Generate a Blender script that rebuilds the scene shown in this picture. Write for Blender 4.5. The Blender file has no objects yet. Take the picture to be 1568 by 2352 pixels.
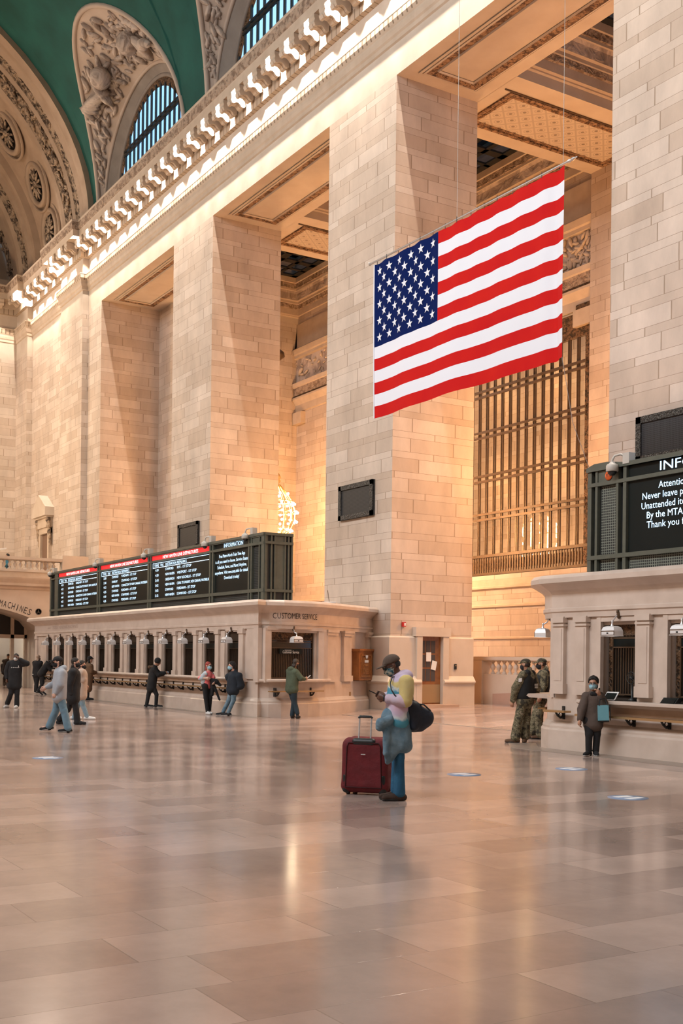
import bpy, math, random
import numpy as np
from mathutils import Matrix, Vector
PI = math.pi
sc = bpy.context.scene
COL = sc.collection

# ---------------------------------------------------------------- camera, world, lights, exposure
YAW, ROLL, FPX, CY, CAMH = math.radians(31.618), math.radians(.65947), 2598.93, 1512.07, 1.75
cf = Vector((-math.cos(YAW), math.sin(YAW), 0)); cr = Vector((math.sin(YAW), math.cos(YAW), 0)); cu = Vector((0, 0, 1))
CR = cr*math.cos(ROLL)+cu*math.sin(ROLL); CU = cu*math.cos(ROLL)-cr*math.sin(ROLL)
cam = bpy.data.cameras.new('camera'); camo = bpy.data.objects.new('camera', cam); COL.objects.link(camo)
m = Matrix.Identity(4)
for i in range(3):
    m[i][0] = CR[i]; m[i][1] = CU[i]; m[i][2] = -cf[i]
m[2][3] = CAMH
camo.matrix_world = m
cam.sensor_width = 36; cam.lens = FPX/2352*36; cam.shift_y = (CY-1176)/2352
cam.clip_start = .1; cam.clip_end = 400
sc.camera = camo
sc.view_settings.view_transform = 'Standard'; sc.view_settings.look = 'None'
sc.view_settings.exposure = .25; sc.view_settings.gamma = 1.0; sc.view_settings.use_curve_mapping = False
try:
    sc.cycles.max_bounces = 6; sc.cycles.diffuse_bounces = 3; sc.cycles.glossy_bounces = 3; sc.cycles.transparent_max_bounces = 10
    sc.cycles.sample_clamp_indirect = 4.0; sc.cycles.use_denoising = True; sc.cycles.blur_glossy = 1.0
    sc.cycles.caustics_reflective = False; sc.cycles.caustics_refractive = False
except Exception:
    pass
world = bpy.data.worlds.new('world'); sc.world = world; world.use_nodes = True
bg = world.node_tree.nodes['Background']; bg.inputs[0].default_value = (.36, .64, .95, 1); bg.inputs[1].default_value = 1.5

def light(name, kind, loc, energy, color, size=.1, size_y=None, aim=None, **kw):
    d = bpy.data.lights.new(name, kind); d.energy = energy; d.color = color
    if kind == 'AREA':
        d.shape = 'RECTANGLE' if size_y else 'SQUARE'; d.size = size
        if size_y: d.size_y = size_y
    else:
        d.shadow_soft_size = size
    for k, v in kw.items(): setattr(d, k, v)
    o = bpy.data.objects.new(name, d); COL.objects.link(o); o.location = loc
    if aim: o.rotation_euler = (Vector(aim)-Vector(loc)).to_track_quat('-Z', 'Y').to_euler()
    return o
# lamps between the cornice brackets wash the south and west walls
BULB = 1000
for i in range(36):
    light('cornice_bulb', 'POINT', (-59.4+1.4505*i, 19.84, 24.13), BULB, (1, .87, .74), .035, specular_factor=.2)
for i in range(1, 8):
    light('cornice_bulb', 'POINT', (-71.7+1.4505*i, 19.5 if i > 5 else 19.84, 24.13), BULB, (1, .87, .74), .035, specular_factor=.2)
for i in range(8):
    light('cornice_bulb', 'POINT', (-72.3, 17.2-1.4505*i, 24.13), BULB, (1, .87, .74), .035, specular_factor=.2)
# the matching run of lamps on the north cornice, behind the camera's right shoulder, and the window daylight
light('north_cornice_lamps', 'AREA', (-30, -15.5, 23.5), 1600, (1, .8, .62), 70, 1.2, aim=(-30, 20, 14), spread=1.6)
light('north_window_daylight', 'AREA', (-28, -15.8, 29), 7000, (.88, .93, 1), 60, 6, aim=(-30, 20, 7), spread=2.0)
# chandeliers
CH1, CH2 = Vector((-50.9, 27.35, 9.3)), Vector((-40.1, 27.4, 7.75))
OR = (1, .47, .15)
for q in (CH1, CH2, Vector((-26.3, 27.6, 9.0)), Vector((-62, 27.4, 9.3))):
    light('chandelier_glow', 'POINT', q, 2300, OR, .8)
light('passage_lamp', 'SPOT', (-24.6, 22.6, 20.3), 2600, (1, .82, .66), .3, aim=(-24.6, 22.2, 0), spot_size=.75, spot_blend=.4)
light('west_balcony_chandelier', 'POINT', (-63, 9, 14), 2600, (1, .74, .47), .8, specular_factor=.2)
light('balcony_lamp', 'POINT', (-63.5, 13.5, 3.6), 240, (1, .9, .8), .3)
for q in range(12): light('window_room_lamp', 'POINT', (-47+4*(q % 4), 33.9, 6.5+4*(q//4)), 130, (1, .6, .27), .3)

# ---------------------------------------------------------------- helpers
WM = {}
def link(o): COL.objects.link(o); return o
def tag(o, label=None, cat=None, group=None, kind=None):
    if label: o['label'] = label
    if cat: o['category'] = cat
    if group: o['group'] = group
    if kind: o['kind'] = kind
    return o
def thing(name, loc, label, cat, group=None, rz=0):
    o = link(bpy.data.objects.new(name, None)); o.location = loc; o.rotation_euler = (0, 0, rz); o.empty_display_size = .2
    WM[o] = Matrix.Translation(loc) @ Matrix.Rotation(rz, 4, 'Z')
    return tag(o, label, cat, group)
def copy_tree(o, parent=None):
    c = o.copy(); link(c)
    WM[c] = WM.get(o, Matrix())
    if parent is not None: c.parent = parent
    for ch in list(o.children): copy_tree(ch, c)
    return c

class MB:
    def __init__(s): s.v = []; s.f = []; s.m = []; s.s = []
    def add(s, V, F, m=0, smooth=False):
        b = len(s.v); s.v += [tuple(float(q) for q in p) for p in V]
        for f in F: s.f.append([b+i for i in f]); s.m.append(m); s.s.append(smooth)
    def quad(s, a, b, c, d, m=0): s.add([a, b, c, d], [(0, 1, 2, 3)], m)
    def box(s, x0, x1, y0, y1, z0, z1, m=0):
        s.add([(x, y, z) for z in (z0, z1) for y in (y0, y1) for x in (x0, x1)],
              [(0, 2, 3, 1), (4, 5, 7, 6), (0, 1, 5, 4), (2, 6, 7, 3), (0, 4, 6, 2), (1, 3, 7, 5)], m)
    def obox(s, c, t, n, l, d, z0, z1, m=0):
        # centre c (x,y), tangent t, normal n, half length l, from the face out to depth d[1], in to d[0]
        P = []
        for z in (z0, z1):
            for o in d:
                for k in (-l, l): P.append((c[0]+t[0]*k+n[0]*o, c[1]+t[1]*k+n[1]*o, z))
        s.add(P, [(0, 2, 3, 1), (4, 5, 7, 6), (0, 1, 5, 4), (2, 6, 7, 3), (0, 4, 6, 2), (1, 3, 7, 5)], m)
    def prism(s, poly, z0, z1, m=0):
        n = len(poly); s.add([(p[0], p[1], z) for z in (z0, z1) for p in poly],
            [tuple(range(n))[::-1], tuple(range(n, 2*n))]+[(i, (i+1) % n, n+(i+1) % n, n+i) for i in range(n)], m)
    def extr(s, poly, vec, m=0, smooth=False):
        n = len(poly); vec = Vector(vec); P = [Vector(p) for p in poly]
        s.add(P+[p+vec for p in P], [tuple(range(n))[::-1], tuple(range(n, 2*n))], m)
        s.add(P+[p+vec for p in P], [(i, (i+1) % n, n+(i+1) % n, n+i) for i in range(n)], m, smooth)
    def sweep(s, path, prof, m=0, ms=None, caps=True, closed=False):
        # path: XY polyline, prof: (offset to the right of the path, z)
        n = len(path); P = [Vector((p[0], p[1])) for p in path]; N = []
        for i in range(n):
            ds = []
            if i > 0 or closed: ds.append((P[i]-P[i-1]).normalized())
            if i < n-1 or closed: ds.append((P[(i+1) % n]-P[i]).normalized())
            ns = [Vector((d.y, -d.x)) for d in ds]
            a = sum(ns, Vector((0, 0))).normalized(); N.append(a/max(.2, a.dot(ns[0])))
        k = len(prof); V = []
        for i in range(n):
            for o, z in prof: q = P[i]+N[i]*o; V.append((q.x, q.y, z))
        for j in range(k-1):
            F = [(i*k+j, ((i+1) % n)*k+j, ((i+1) % n)*k+j+1, i*k+j+1) for i in range(n if closed else n-1)]
            s.add(V, F, ms[j] if ms else m)
        if caps and not closed:
            s.add(V[:k], [tuple(range(k))], m); s.add(V[-k:], [tuple(range(k))[::-1]], m)
    def tube(s, path, r, n=8, m=0, caps=True, smooth=True):
        P = [Vector(p) for p in path]; k = len(P); R = r if hasattr(r, '__len__') else [r]*k; V = []
        up = None
        for i in range(k):
            d = (P[min(i+1, k-1)]-P[max(i-1, 0)]).normalized()
            if up is None: up = Vector((0, 0, 1)) if abs(d.z) < .9 else Vector((1, 0, 0))
            a = d.cross(up).normalized(); b = a.cross(d); up = b
            for j in range(n):
                t = 2*PI*j/n; V.append(P[i]+(a*math.cos(t)+b*math.sin(t))*R[i])
        s.add(V, [(i*n+j, i*n+(j+1) % n, (i+1)*n+(j+1) % n, (i+1)*n+j) for i in range(k-1) for j in range(n)], m, smooth)
        if caps: s.add(V[:n]+V[-n:], [tuple(range(n)), tuple(range(n, 2*n))[::-1]], m)
    def lathe(s, prof, c, n=16, m=0, ax=None, smooth=True, sq=1.0):
        c = Vector(c); V = []
        for r, z in prof:
            for j in range(n):
                t = 2*PI*(j+.5)/n; p = Vector((r*math.cos(t)*sq, r*math.sin(t), z))
                if ax: p = ax @ p
                V.append(c+p)
        k = len(prof)
        s.add(V, [(i*n+j, i*n+(j+1) % n, (i+1)*n+(j+1) % n, (i+1)*n+j) for i in range(k-1) for j in range(n)], m, smooth)
        s.add(V[:n]+V[-n:], [tuple(range(n))[::-1], tuple(range(n, 2*n))], m)
    def ell(s, c, r, rot=None, nu=8, nv=5, m=0):
        V = []; c = Vector(c)
        for i in range(nv+1):
            a = PI*i/nv-PI/2
            for j in range(nu):
                t = 2*PI*j/nu; p = Vector((r[0]*math.cos(a)*math.cos(t), r[1]*math.cos(a)*math.sin(t), r[2]*math.sin(a)))
                V.append(c+(rot @ p if rot else p))
        s.add(V, [(i*nu+j, i*nu+(j+1) % nu, (i+1)*nu+(j+1) % nu, (i+1)*nu+j) for i in range(nv) for j in range(nu)], m, True)
    def grid(s, fn, nu, nv, m=0, smooth=True, flip=False):
        V = [fn(i/nu, j/nv) for i in range(nu+1) for j in range(nv+1)]; w = nv+1
        F = [(i*w+j, (i+1)*w+j, (i+1)*w+j+1, i*w+j+1) for i in range(nu) for j in range(nv)]
        s.add(V, [f[::-1] for f in F] if flip else F, m, smooth)
    def text(s, body, size, org, ux, uz, width=None, align='CENTER', m=0, out=0.0, bold=0.0, maxw=None):
        V, F, w = glyphs(body); ux = Vector(ux); uz = Vector(uz); n = ux.cross(uz)
        kx = size if width is None else width/w
        if maxw and kx*w > maxw: kx = maxw/w
        dx = {'LEFT': 0, 'CENTER': -w*kx/2, 'RIGHT': -w*kx}[align]; org = Vector(org)
        s.add([org+ux*(p[0]*kx+dx)+uz*(p[1]*size)+n*out for p in V], F, m)
    def build(s, name, mats, parent=None, loc=None):
        me = bpy.data.meshes.new(name); V = s.v
        if parent is not None:
            iv = WM[parent].inverted(); V = [tuple(iv @ Vector(p)) for p in V]
        me.from_pydata(V, [], s.f)
        for mt in (mats if isinstance(mats, (list, tuple)) else [mats]): me.materials.append(mt)
        me.polygons.foreach_set('material_index', s.m); me.polygons.foreach_set('use_smooth', s.s)
        uv = me.uv_layers.new(name='UVMap').data
        W = s.v
        for p in me.polygons:
            f = s.f[p.index]; n = p.normal
            if parent is not None: n = WM[parent].to_3x3() @ n
            h = math.hypot(n.x, n.y)
            if abs(n.z) > .75 or h < 1e-6:
                for k, li in enumerate(p.loop_indices): uv[li].uv = (W[f[k]][0], W[f[k]][1])
            else:
                tx, ty = -n.y/h, n.x/h
                if abs(tx) > .97: tx, ty = 1, 0
                elif abs(ty) > .97: tx, ty = 0, 1
                for k, li in enumerate(p.loop_indices): q = W[f[k]]; uv[li].uv = (q[0]*tx+q[1]*ty, q[2])
        me.update()
        o = link(bpy.data.objects.new(name, me))
        if parent is not None: o.parent = parent; WM[o] = WM[parent]
        else: WM[o] = Matrix()
        return o
_gl = {}
def glyphs(body):
    if body in _gl: return _gl[body]
    c = bpy.data.curves.new('t', 'FONT'); c.body = body; c.size = 1; c.resolution_u = 2; c.fill_mode = 'FRONT'
    o = link(bpy.data.objects.new('t', c)); dg = bpy.context.evaluated_depsgraph_get()
    me = bpy.data.meshes.new_from_object(o.evaluated_get(dg))
    V = [(v.co.x, v.co.y, 0) for v in me.vertices]; F = [tuple(p.vertices) for p in me.polygons]
    x0 = min((p[0] for p in V), default=0); V = [(p[0]-x0, p[1]*1.4, 0) for p in V]
    w = max((p[0] for p in V), default=1)
    bpy.data.objects.remove(o); bpy.data.curves.remove(c); bpy.data.meshes.remove(me)
    _gl[body] = (V, F, w); return _gl[body]
def struct(name, mb, mats, label, parent=None):
    o = mb.build(name, mats, parent)
    if parent is None: tag(o, label, 'architecture', None, 'structure')
    return o

# ---------------------------------------------------------------- materials
def N(nt, t, **kw):
    n = nt.nodes.new(t)
    for k, v in kw.items():
        if k in n.inputs.keys() if isinstance(k, str) else False: n.inputs[k].default_value = v
        else: setattr(n, k, v)
    return n
def c4(c): return (*c[:3], 1)
def mat(name, col, rough=.6, metal=0., var=None, bump=None, emit=None, spec=.5, coat=0):
    """var: (noise scale, colour at the other end, contrast); bump: (scale, strength, detail)"""
    M = bpy.data.materials.new(name); M.use_nodes = True; nt = M.node_tree; b = nt.nodes['Principled BSDF']
    b.inputs['Base Color'].default_value = c4(col); b.inputs['Roughness'].default_value = rough; b.inputs['Metallic'].default_value = metal
    b.inputs['Specular IOR Level'].default_value = spec; b.inputs['Coat Weight'].default_value = coat
    if emit: b.inputs['Emission Color'].default_value = c4(emit[0]); b.inputs['Emission Strength'].default_value = emit[1]
    L = nt.links.new
    if var or bump: tc = N(nt, 'ShaderNodeTexCoord')
    if var:
        n = N(nt, 'ShaderNodeTexNoise'); n.inputs['Scale'].default_value = var[0]; n.inputs['Detail'].default_value = 4
        r = N(nt, 'ShaderNodeValToRGB'); k = var[2] if len(var) > 2 else .25
        r.color_ramp.elements[0].position = .5-k; r.color_ramp.elements[1].position = .5+k
        r.color_ramp.elements[0].color = c4(col); r.color_ramp.elements[1].color = c4(var[1])
        L(tc.outputs['Object'], n.inputs['Vector']); L(n.outputs['Fac'], r.inputs['Fac']); L(r.outputs['Color'], b.inputs['Base Color'])
    if bump:
        n = N(nt, 'ShaderNodeTexNoise'); n.inputs['Scale'].default_value = bump[0]; n.inputs['Detail'].default_value = bump[2] if len(bump) > 2 else 3
        u = N(nt, 'ShaderNodeBump'); u.inputs['Strength'].default_value = bump[1]; u.inputs['Distance'].default_value = .05
        L(tc.outputs['Object'], n.inputs['Vector']); L(n.outputs['Fac'], u.inputs['Height']); L(u.outputs['Normal'], b.inputs['Normal'])
    return M
def math_node(nt, op, a, b=None):
    n = N(nt, 'ShaderNodeMath', operation=op)
    for i, q in enumerate((a, b)):
        if q is None: continue
        if isinstance(q, (int, float)): n.inputs[i].default_value = q
        else: nt.links.new(q, n.inputs[i])
    return n.outputs[0]
def stone(name, c1, c2, mortar, rough=.62, width=1.75, H=.66, thin=.68, phase=5.86, streak=.25, single=False, bw=.02, turn=False):
    M = bpy.data.materials.new(name); M.use_nodes = True; nt = M.node_tree; b = nt.nodes['Principled BSDF']; L = nt.links.new
    uv = N(nt, 'ShaderNodeUVMap'); sx_ = N(nt, 'ShaderNodeSeparateXYZ'); L(uv.outputs[0], sx_.inputs[0])
    class sx: outputs = [sx_.outputs[1], sx_.outputs[0]] if turn else [sx_.outputs[0], sx_.outputs[1]]
    g = math_node(nt, 'DIVIDE', math_node(nt, 'ADD', sx.outputs[1], 100*H-phase), H)
    if single: vv = g
    else:
        fl = math_node(nt, 'FLOOR', g); fr = math_node(nt, 'SUBTRACT', g, fl)
        a = math_node(nt, 'DIVIDE', math_node(nt, 'MINIMUM', fr, thin), thin)
        c = math_node(nt, 'DIVIDE', math_node(nt, 'MAXIMUM', math_node(nt, 'SUBTRACT', fr, thin), 0.), 1-thin)
        vv = math_node(nt, 'ADD', math_node(nt, 'MULTIPLY', fl, 2.), math_node(nt, 'ADD', a, c))
    rowr = N(nt, 'ShaderNodeTexWhiteNoise', noise_dimensions='1D'); L(math_node(nt, 'FLOOR', vv), rowr.inputs['W'])
    uu = math_node(nt, 'ADD', sx.outputs[0], math_node(nt, 'MULTIPLY', rowr.outputs['Value'], .55*width))
    cb = N(nt, 'ShaderNodeCombineXYZ'); L(uu, cb.inputs[0]); L(vv, cb.inputs[1])
    br = N(nt, 'ShaderNodeTexBrick'); L(cb.outputs[0], br.inputs['Vector'])
    for k, v in (('Color1', c4(c1)), ('Color2', c4(c2)), ('Mortar', c4(mortar)), ('Scale', 1.), ('Mortar Size', bw), ('Mortar Smooth', .25), ('Bias', 0.), ('Brick Width', width), ('Row Height', 1.)):
        br.inputs[k].default_value = v
    tc = N(nt, 'ShaderNodeTexCoord'); n = N(nt, 'ShaderNodeTexNoise'); n.inputs['Scale'].default_value = .9; n.inputs['Detail'].default_value = 6; n.inputs['Roughness'].default_value = .65
    mp = N(nt, 'ShaderNodeMapping'); mp.inputs['Scale'].default_value = (1, 1, .45); L(tc.outputs['Object'], mp.inputs[0]); L(mp.outputs[0], n.inputs['Vector'])
    mx = N(nt, 'ShaderNodeMix', data_type='RGBA', blend_type='MULTIPLY'); mx.inputs['Factor'].default_value = 1.
    mr = N(nt, 'ShaderNodeMapRange'); mr.inputs['From Min'].default_value = .25; mr.inputs['From Max'].default_value = .75; mr.inputs['To Min'].default_value = 1-streak; mr.inputs['To Max'].default_value = 1+streak*.4
    L(n.outputs['Fac'], mr.inputs['Value']); cc = N(nt, 'ShaderNodeCombineColor')
    for i in range(3): L(mr.outputs[0], cc.inputs[i])
    L(br.outputs['Color'], mx.inputs[6]); L(cc.outputs[0], mx.inputs[7]); L(mx.outputs[2], b.inputs['Base Color'])
    bu = N(nt, 'ShaderNodeBump'); bu.inputs['Strength'].default_value = .35; bu.inputs['Distance'].default_value = .02; bu.invert = True
    L(br.outputs['Fac'], bu.inputs['Height']); L(bu.outputs[0], b.inputs['Normal'])
    b.inputs['Roughness'].default_value = rough
    return M
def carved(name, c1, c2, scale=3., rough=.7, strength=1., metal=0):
    """carved or cast ornament: coils of relief, the hollows in a second colour"""
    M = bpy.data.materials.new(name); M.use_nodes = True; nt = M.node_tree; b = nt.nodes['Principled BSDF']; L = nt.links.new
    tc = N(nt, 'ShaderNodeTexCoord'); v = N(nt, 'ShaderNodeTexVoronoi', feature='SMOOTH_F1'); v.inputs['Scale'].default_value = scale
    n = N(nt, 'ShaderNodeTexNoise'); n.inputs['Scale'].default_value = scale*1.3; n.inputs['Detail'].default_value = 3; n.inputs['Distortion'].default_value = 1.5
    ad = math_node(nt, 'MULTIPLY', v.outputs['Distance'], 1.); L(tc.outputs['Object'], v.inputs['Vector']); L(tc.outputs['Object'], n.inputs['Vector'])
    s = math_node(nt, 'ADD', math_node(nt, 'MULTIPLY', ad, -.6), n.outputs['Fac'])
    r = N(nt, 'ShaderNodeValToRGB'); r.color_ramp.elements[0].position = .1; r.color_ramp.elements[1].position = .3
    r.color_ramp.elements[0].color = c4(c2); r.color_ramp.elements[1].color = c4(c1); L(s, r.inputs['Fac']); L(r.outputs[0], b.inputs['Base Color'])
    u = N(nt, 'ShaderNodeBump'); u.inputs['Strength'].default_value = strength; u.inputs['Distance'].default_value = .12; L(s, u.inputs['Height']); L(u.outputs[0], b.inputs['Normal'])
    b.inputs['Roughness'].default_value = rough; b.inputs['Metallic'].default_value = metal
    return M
def stripes(name, c1, c2, axis, period, duty=.5, rough=.7):
    M = bpy.data.materials.new(name); M.use_nodes = True; nt = M.node_tree; b = nt.nodes['Principled BSDF']; L = nt.links.new
    uv = N(nt, 'ShaderNodeUVMap'); sx = N(nt, 'ShaderNodeSeparateXYZ'); L(uv.outputs[0], sx.inputs[0])
    f = math_node(nt, 'FRACT', math_node(nt, 'DIVIDE', math_node(nt, 'ADD', sx.outputs[axis], 200.), period))
    t = math_node(nt, 'GREATER_THAN', f, duty); mx = N(nt, 'ShaderNodeMix', data_type='RGBA')
    L(t, mx.inputs['Factor']); mx.inputs[6].default_value = c4(c1); mx.inputs[7].default_value = c4(c2); L(mx.outputs[2], b.inputs['Base Color'])
    u = N(nt, 'ShaderNodeBump'); u.inputs['Strength'].default_value = .8; u.invert = True; L(t, u.inputs['Height']); L(u.outputs[0], b.inputs['Normal'])
    b.inputs['Roughness'].default_value = rough
    return M
def meshgrille(name, c1, c2, px, pz, wd=.3, rough=.6):
    """a wire or slot grille: bars in one colour over a dark ground"""
    M = bpy.data.materials.new(name); M.use_nodes = True; nt = M.node_tree; b = nt.nodes['Principled BSDF']; L = nt.links.new
    uv = N(nt, 'ShaderNodeUVMap'); sx = N(nt, 'ShaderNodeSeparateXYZ'); L(uv.outputs[0], sx.inputs[0])
    ts = []
    for ax, p in ((0, px), (1, pz)):
        if p: ts.append(math_node(nt, 'LESS_THAN', math_node(nt, 'FRACT', math_node(nt, 'DIVIDE', math_node(nt, 'ADD', sx.outputs[ax], 200.), p)), wd))
    t = ts[0] if len(ts) == 1 else math_node(nt, 'MAXIMUM', ts[0], ts[1])
    mx = N(nt, 'ShaderNodeMix', data_type='RGBA'); L(t, mx.inputs['Factor']); mx.inputs[6].default_value = c4(c2); mx.inputs[7].default_value = c4(c1)
    L(mx.outputs[2], b.inputs['Base Color']); b.inputs['Roughness'].default_value = rough
    return M
def glass(name, tint=(1, 1, 1), gloss=.12, rough=.02):
    M = bpy.data.materials.new(name); M.use_nodes = True; nt = M.node_tree; L = nt.links.new; nt.nodes.remove(nt.nodes['Principled BSDF'])
    t = N(nt, 'ShaderNodeBsdfTransparent'); t.inputs[0].default_value = c4(tint); g = N(nt, 'ShaderNodeBsdfGlossy'); g.inputs['Roughness'].default_value = rough
    fr = N(nt, 'ShaderNodeFresnel'); fr.inputs[0].default_value = 1.5; mx = N(nt, 'ShaderNodeMixShader')
    L(math_node(nt, 'MINIMUM', math_node(nt, 'ADD', fr.outputs[0], gloss), 1.), mx.inputs[0]); L(t.outputs[0], mx.inputs[1]); L(g.outputs[0], mx.inputs[2])
    L(mx.outputs[0], nt.nodes['Material Output'].inputs[0])
    return M
ST1, ST2, STM = (.66, .55, .46), (.55, .44, .35), (.36, .265, .19)
m_stone = stone('limestone_blocks', ST1, (.53, .415, .325), STM, streak=.26)
m_plain = mat('limestone_plain', (.64, .545, .45), .6, var=(1.2, (.54, .44, .35)), bump=(6, .05))
m_trim = mat('limestone_trim', (.62, .5, .39), .6, var=(2., (.5, .39, .29)), bump=(9, .1))
m_bead = stripes('bead_moulding', (.56, .44, .33), (.25, .18, .12), 0, .26, .72)
m_dent = stripes('dentil_moulding', (.5, .39, .29), (.2, .14, .09), 0, .3, .86)
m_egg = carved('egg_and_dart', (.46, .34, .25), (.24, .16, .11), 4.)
m_relief = carved('plaster_relief', (.6, .49, .41), (.36, .28, .23), 1.1)
m_plaster = mat('cream_plaster', (.62, .5, .41), .75, var=(.8, (.52, .41, .33)), bump=(5, .08))
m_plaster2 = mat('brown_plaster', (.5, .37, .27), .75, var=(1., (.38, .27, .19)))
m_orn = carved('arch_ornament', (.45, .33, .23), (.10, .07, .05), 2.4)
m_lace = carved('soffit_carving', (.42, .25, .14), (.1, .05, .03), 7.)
m_reveal = mat('grey_shaded_reveal', (.3, .255, .22), .7, var=(1.5, (.22, .185, .16)))  # grey stone, darkened further for the shade in the unlit splay
m_teal = mat('teal_vault_paint', (.007, .075, .062), .85, var=(.7, (.012, .115, .095), .2), bump=(30, .05))
m_dark = mat('dark_recess', (.02, .016, .013), .6)
m_marble = mat('booth_marble', (.64, .53, .45), .32, var=(2.6, (.52, .42, .35)), bump=(40, .02))
m_marble2 = mat('booth_marble_warm', (.55, .38, .28), .35, var=(3., (.44, .3, .21)))
m_bronze = mat('bronze', (.13, .075, .04), .45, .25, var=(7., (.08, .05, .03)))
m_bronze2 = carved('cast_bronze', (.22, .12, .06), (.03, .018, .01), 9., .5, .8, .3)
m_black = mat('black_metal', (.012, .014, .014), .45)
m_iron = carved('black_cast_iron', (.035, .033, .03), (.008, .008, .008), 14., .5)
m_bronze_dark = mat('dark_bronze', (.05, .032, .02), .5, .4)
m_brass = mat('worn_brass', (.5, .33, .17), .35, .7)
m_green = mat('board_grey_green_paint', (.115, .125, .1), .42, .2, var=(8, (.09, .1, .08)))
m_gwood = mat('oak_varnished', (.34, .13, .035), .38, var=(6., (.2, .07, .02)))
m_white = mat('white_paper', (.8, .78, .76), .7)
m_chrome = mat('lamp_nickel', (.72, .74, .76), .25, .6)
m_lampshell = mat('lamp_shade_pewter', (.78, .78, .78), .35, .2)
m_blackscreen = mat('led_screen_black', (.006, .01, .01), .4, spec=.2)
m_led = mat('led_pixels_white_blue', (.6, .8, 1), emit=((.55, .8, 1), 1.4))
m_ledred = mat('led_panel_red', (.6, .02, .02), emit=((.75, .012, .02), .75))
m_ledwhite = mat('led_letters_white', (1, 1, 1), emit=((1, .93, .93), 1.2))
m_bluebar = mat('window_bar', (.02, .035, .045), .4)
m_ink = mat('carved_letter_ink', (.05, .04, .035), .8)
m_sky = glass('sky_glass', (.92, .97, 1), .0)
m_skylt = glass('skylight_tint', (.3, .38, .42), .0)
m_glass = glass('passage_glass', (.9, .85, .78), .14)
m_bulb = mat('bulb', (1, .9, .7), emit=((1, .82, .55), 60))
m_camgrey = mat('camera_housing', (.5, .47, .42), .45)
# ================================================================ the hall
m_floor = stone('marble_floor', (.49, .37, .315), (.325, .24, .205), (.3, .22, .18), rough=.2, width=1.3, H=.62, phase=.1, streak=.3, single=True, bw=.005, turn=True)
nt = m_floor.node_tree; b_ = nt.nodes['Principled BSDF']
tc = N(nt, 'ShaderNodeTexCoord'); nz = N(nt, 'ShaderNodeTexNoise'); nz.inputs['Scale'].default_value = .7; nz.inputs['Detail'].default_value = 5
mr = N(nt, 'ShaderNodeMapRange'); mr.inputs['To Min'].default_value = .08; mr.inputs['To Max'].default_value = .22
nt.links.new(tc.outputs['Object'], nz.inputs['Vector']); nt.links.new(nz.outputs['Fac'], mr.inputs['Value']); nt.links.new(mr.outputs[0], b_.inputs['Roughness'])
m_border = mat('floor_border_stone', (.36, .29, .24), .3, var=(1.5, (.28, .22, .18)))
mb = MB(); mb.box(-76, 6, -17, 18.45, -.3, 0); mb.box(-76, -31, 18.45, 33, -.3, 0)
struct('floor', mb, m_floor, 'polished tan marble floor of the concourse laid in long slabs')
mb = MB()
mb.extr([(-31, 18.45, -.3), (-31, 18.45, 0), (-31, 20.5, .12), (-31, 24.6, .24), (-31, 33, .24), (-31, 33, -.3)], (37, 0, 0))
struct('passage_floor', mb, m_floor, 'pale stone floor rising into the side passage')
mb = MB(); mb.box(-29.8, -13, 18.38, 18.5, -.1, .008)
struct('floor_strip', mb, m_border, 'brown stone strip across the mouth of the passage')
mb = MB(); mb.sweep([(-51.6, 15.32), (-29.6, 15.32), (-29.2, 15.6)], [(.05, -.1), (.46, -.1), (.46, .006), (.05, .006)])
mb.sweep([(-18.2, 16.1), (-17.3, 15.4), (-8, 15.4)], [(.05, -.1), (.62, -.1), (.62, .006), (.05, .006)])
struct('floor_border', mb, m_border, 'dark stone border on the floor along the ticket booths')

# walls, pillars
ENT = [(-73, -17), (-73, 20.16), (-70.6, 20.16), (-70.6, 20.5), (-63.9, 20.5), (-63.9, 20.16), (-60.11, 20.16), (-60.11, 20.5), (4, 20.5)]
mb = MB(); mb.sweep(ENT[:2], [(0, -.1), (0, 20.62), (-1.2, 20.62), (-1.2, -.1)])
struct('wall_west', mb, m_stone, 'pale stone block wall at the far west end')
mb = MB(); mb.prism(ENT[1:8]+[(-58.03, 20.5), (-58.03, 31), (-73, 31)], 0, 20.62)
struct('wall_south', mb, m_stone, 'long stone wall in the corner beyond the last opening, with two shallow pilasters')
mb = MB(); mb.box(-76, 6.5, -17.6, -17, 0, 26)
struct('wall_north', mb, m_stone, 'stone wall along the north side of the concourse')
mb = MB(); mb.box(6, 6.6, -17.6, 32, 0, 40)
struct('wall_east', mb, m_stone, 'stone wall at the east end of the concourse')
mb = MB(); mb.box(-3, 6, 20.5, 21.5, 0, 20.62)
struct('wall_corner', mb, m_stone, 'stone wall in the east corner')
def pillar(x1, label, gap=None):
    x0 = x1-4.2; mb = MB(); mb.box(x0, x1, 20.5, 23.81, 0, 20.62)
    for pth in ([[(x0, 23.81), (x0, 20.5), (x1, 20.5), (x1, gap[0])], [(x1, gap[1]), (x1, 23.81)]] if gap else [[(x0, 23.81), (x0, 20.5), (x1, 20.5), (x1, 23.81)]]): mb.sweep(pth, [(.02, -.1), (.2, -.1), (.2, .92), (.26, .98), (.26, 1.02), (.17, 1.14), (.12, 1.2), (.12, 2.45), (.1, 2.48), (0, 2.5)], 1)
    return struct('stone_pillar', mb, [m_stone, m_plain], label)
pillar(-44.18, 'square stone pillar rising behind the long departures board')
pillar(-30.31, 'huge stone pillar with a plaque beside the customer service corner', (21.6, 22.52))
pillar(-16.46, 'near stone pillar behind the information board')
pillar(-2.6, 'stone pillar east of the near information board')

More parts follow.
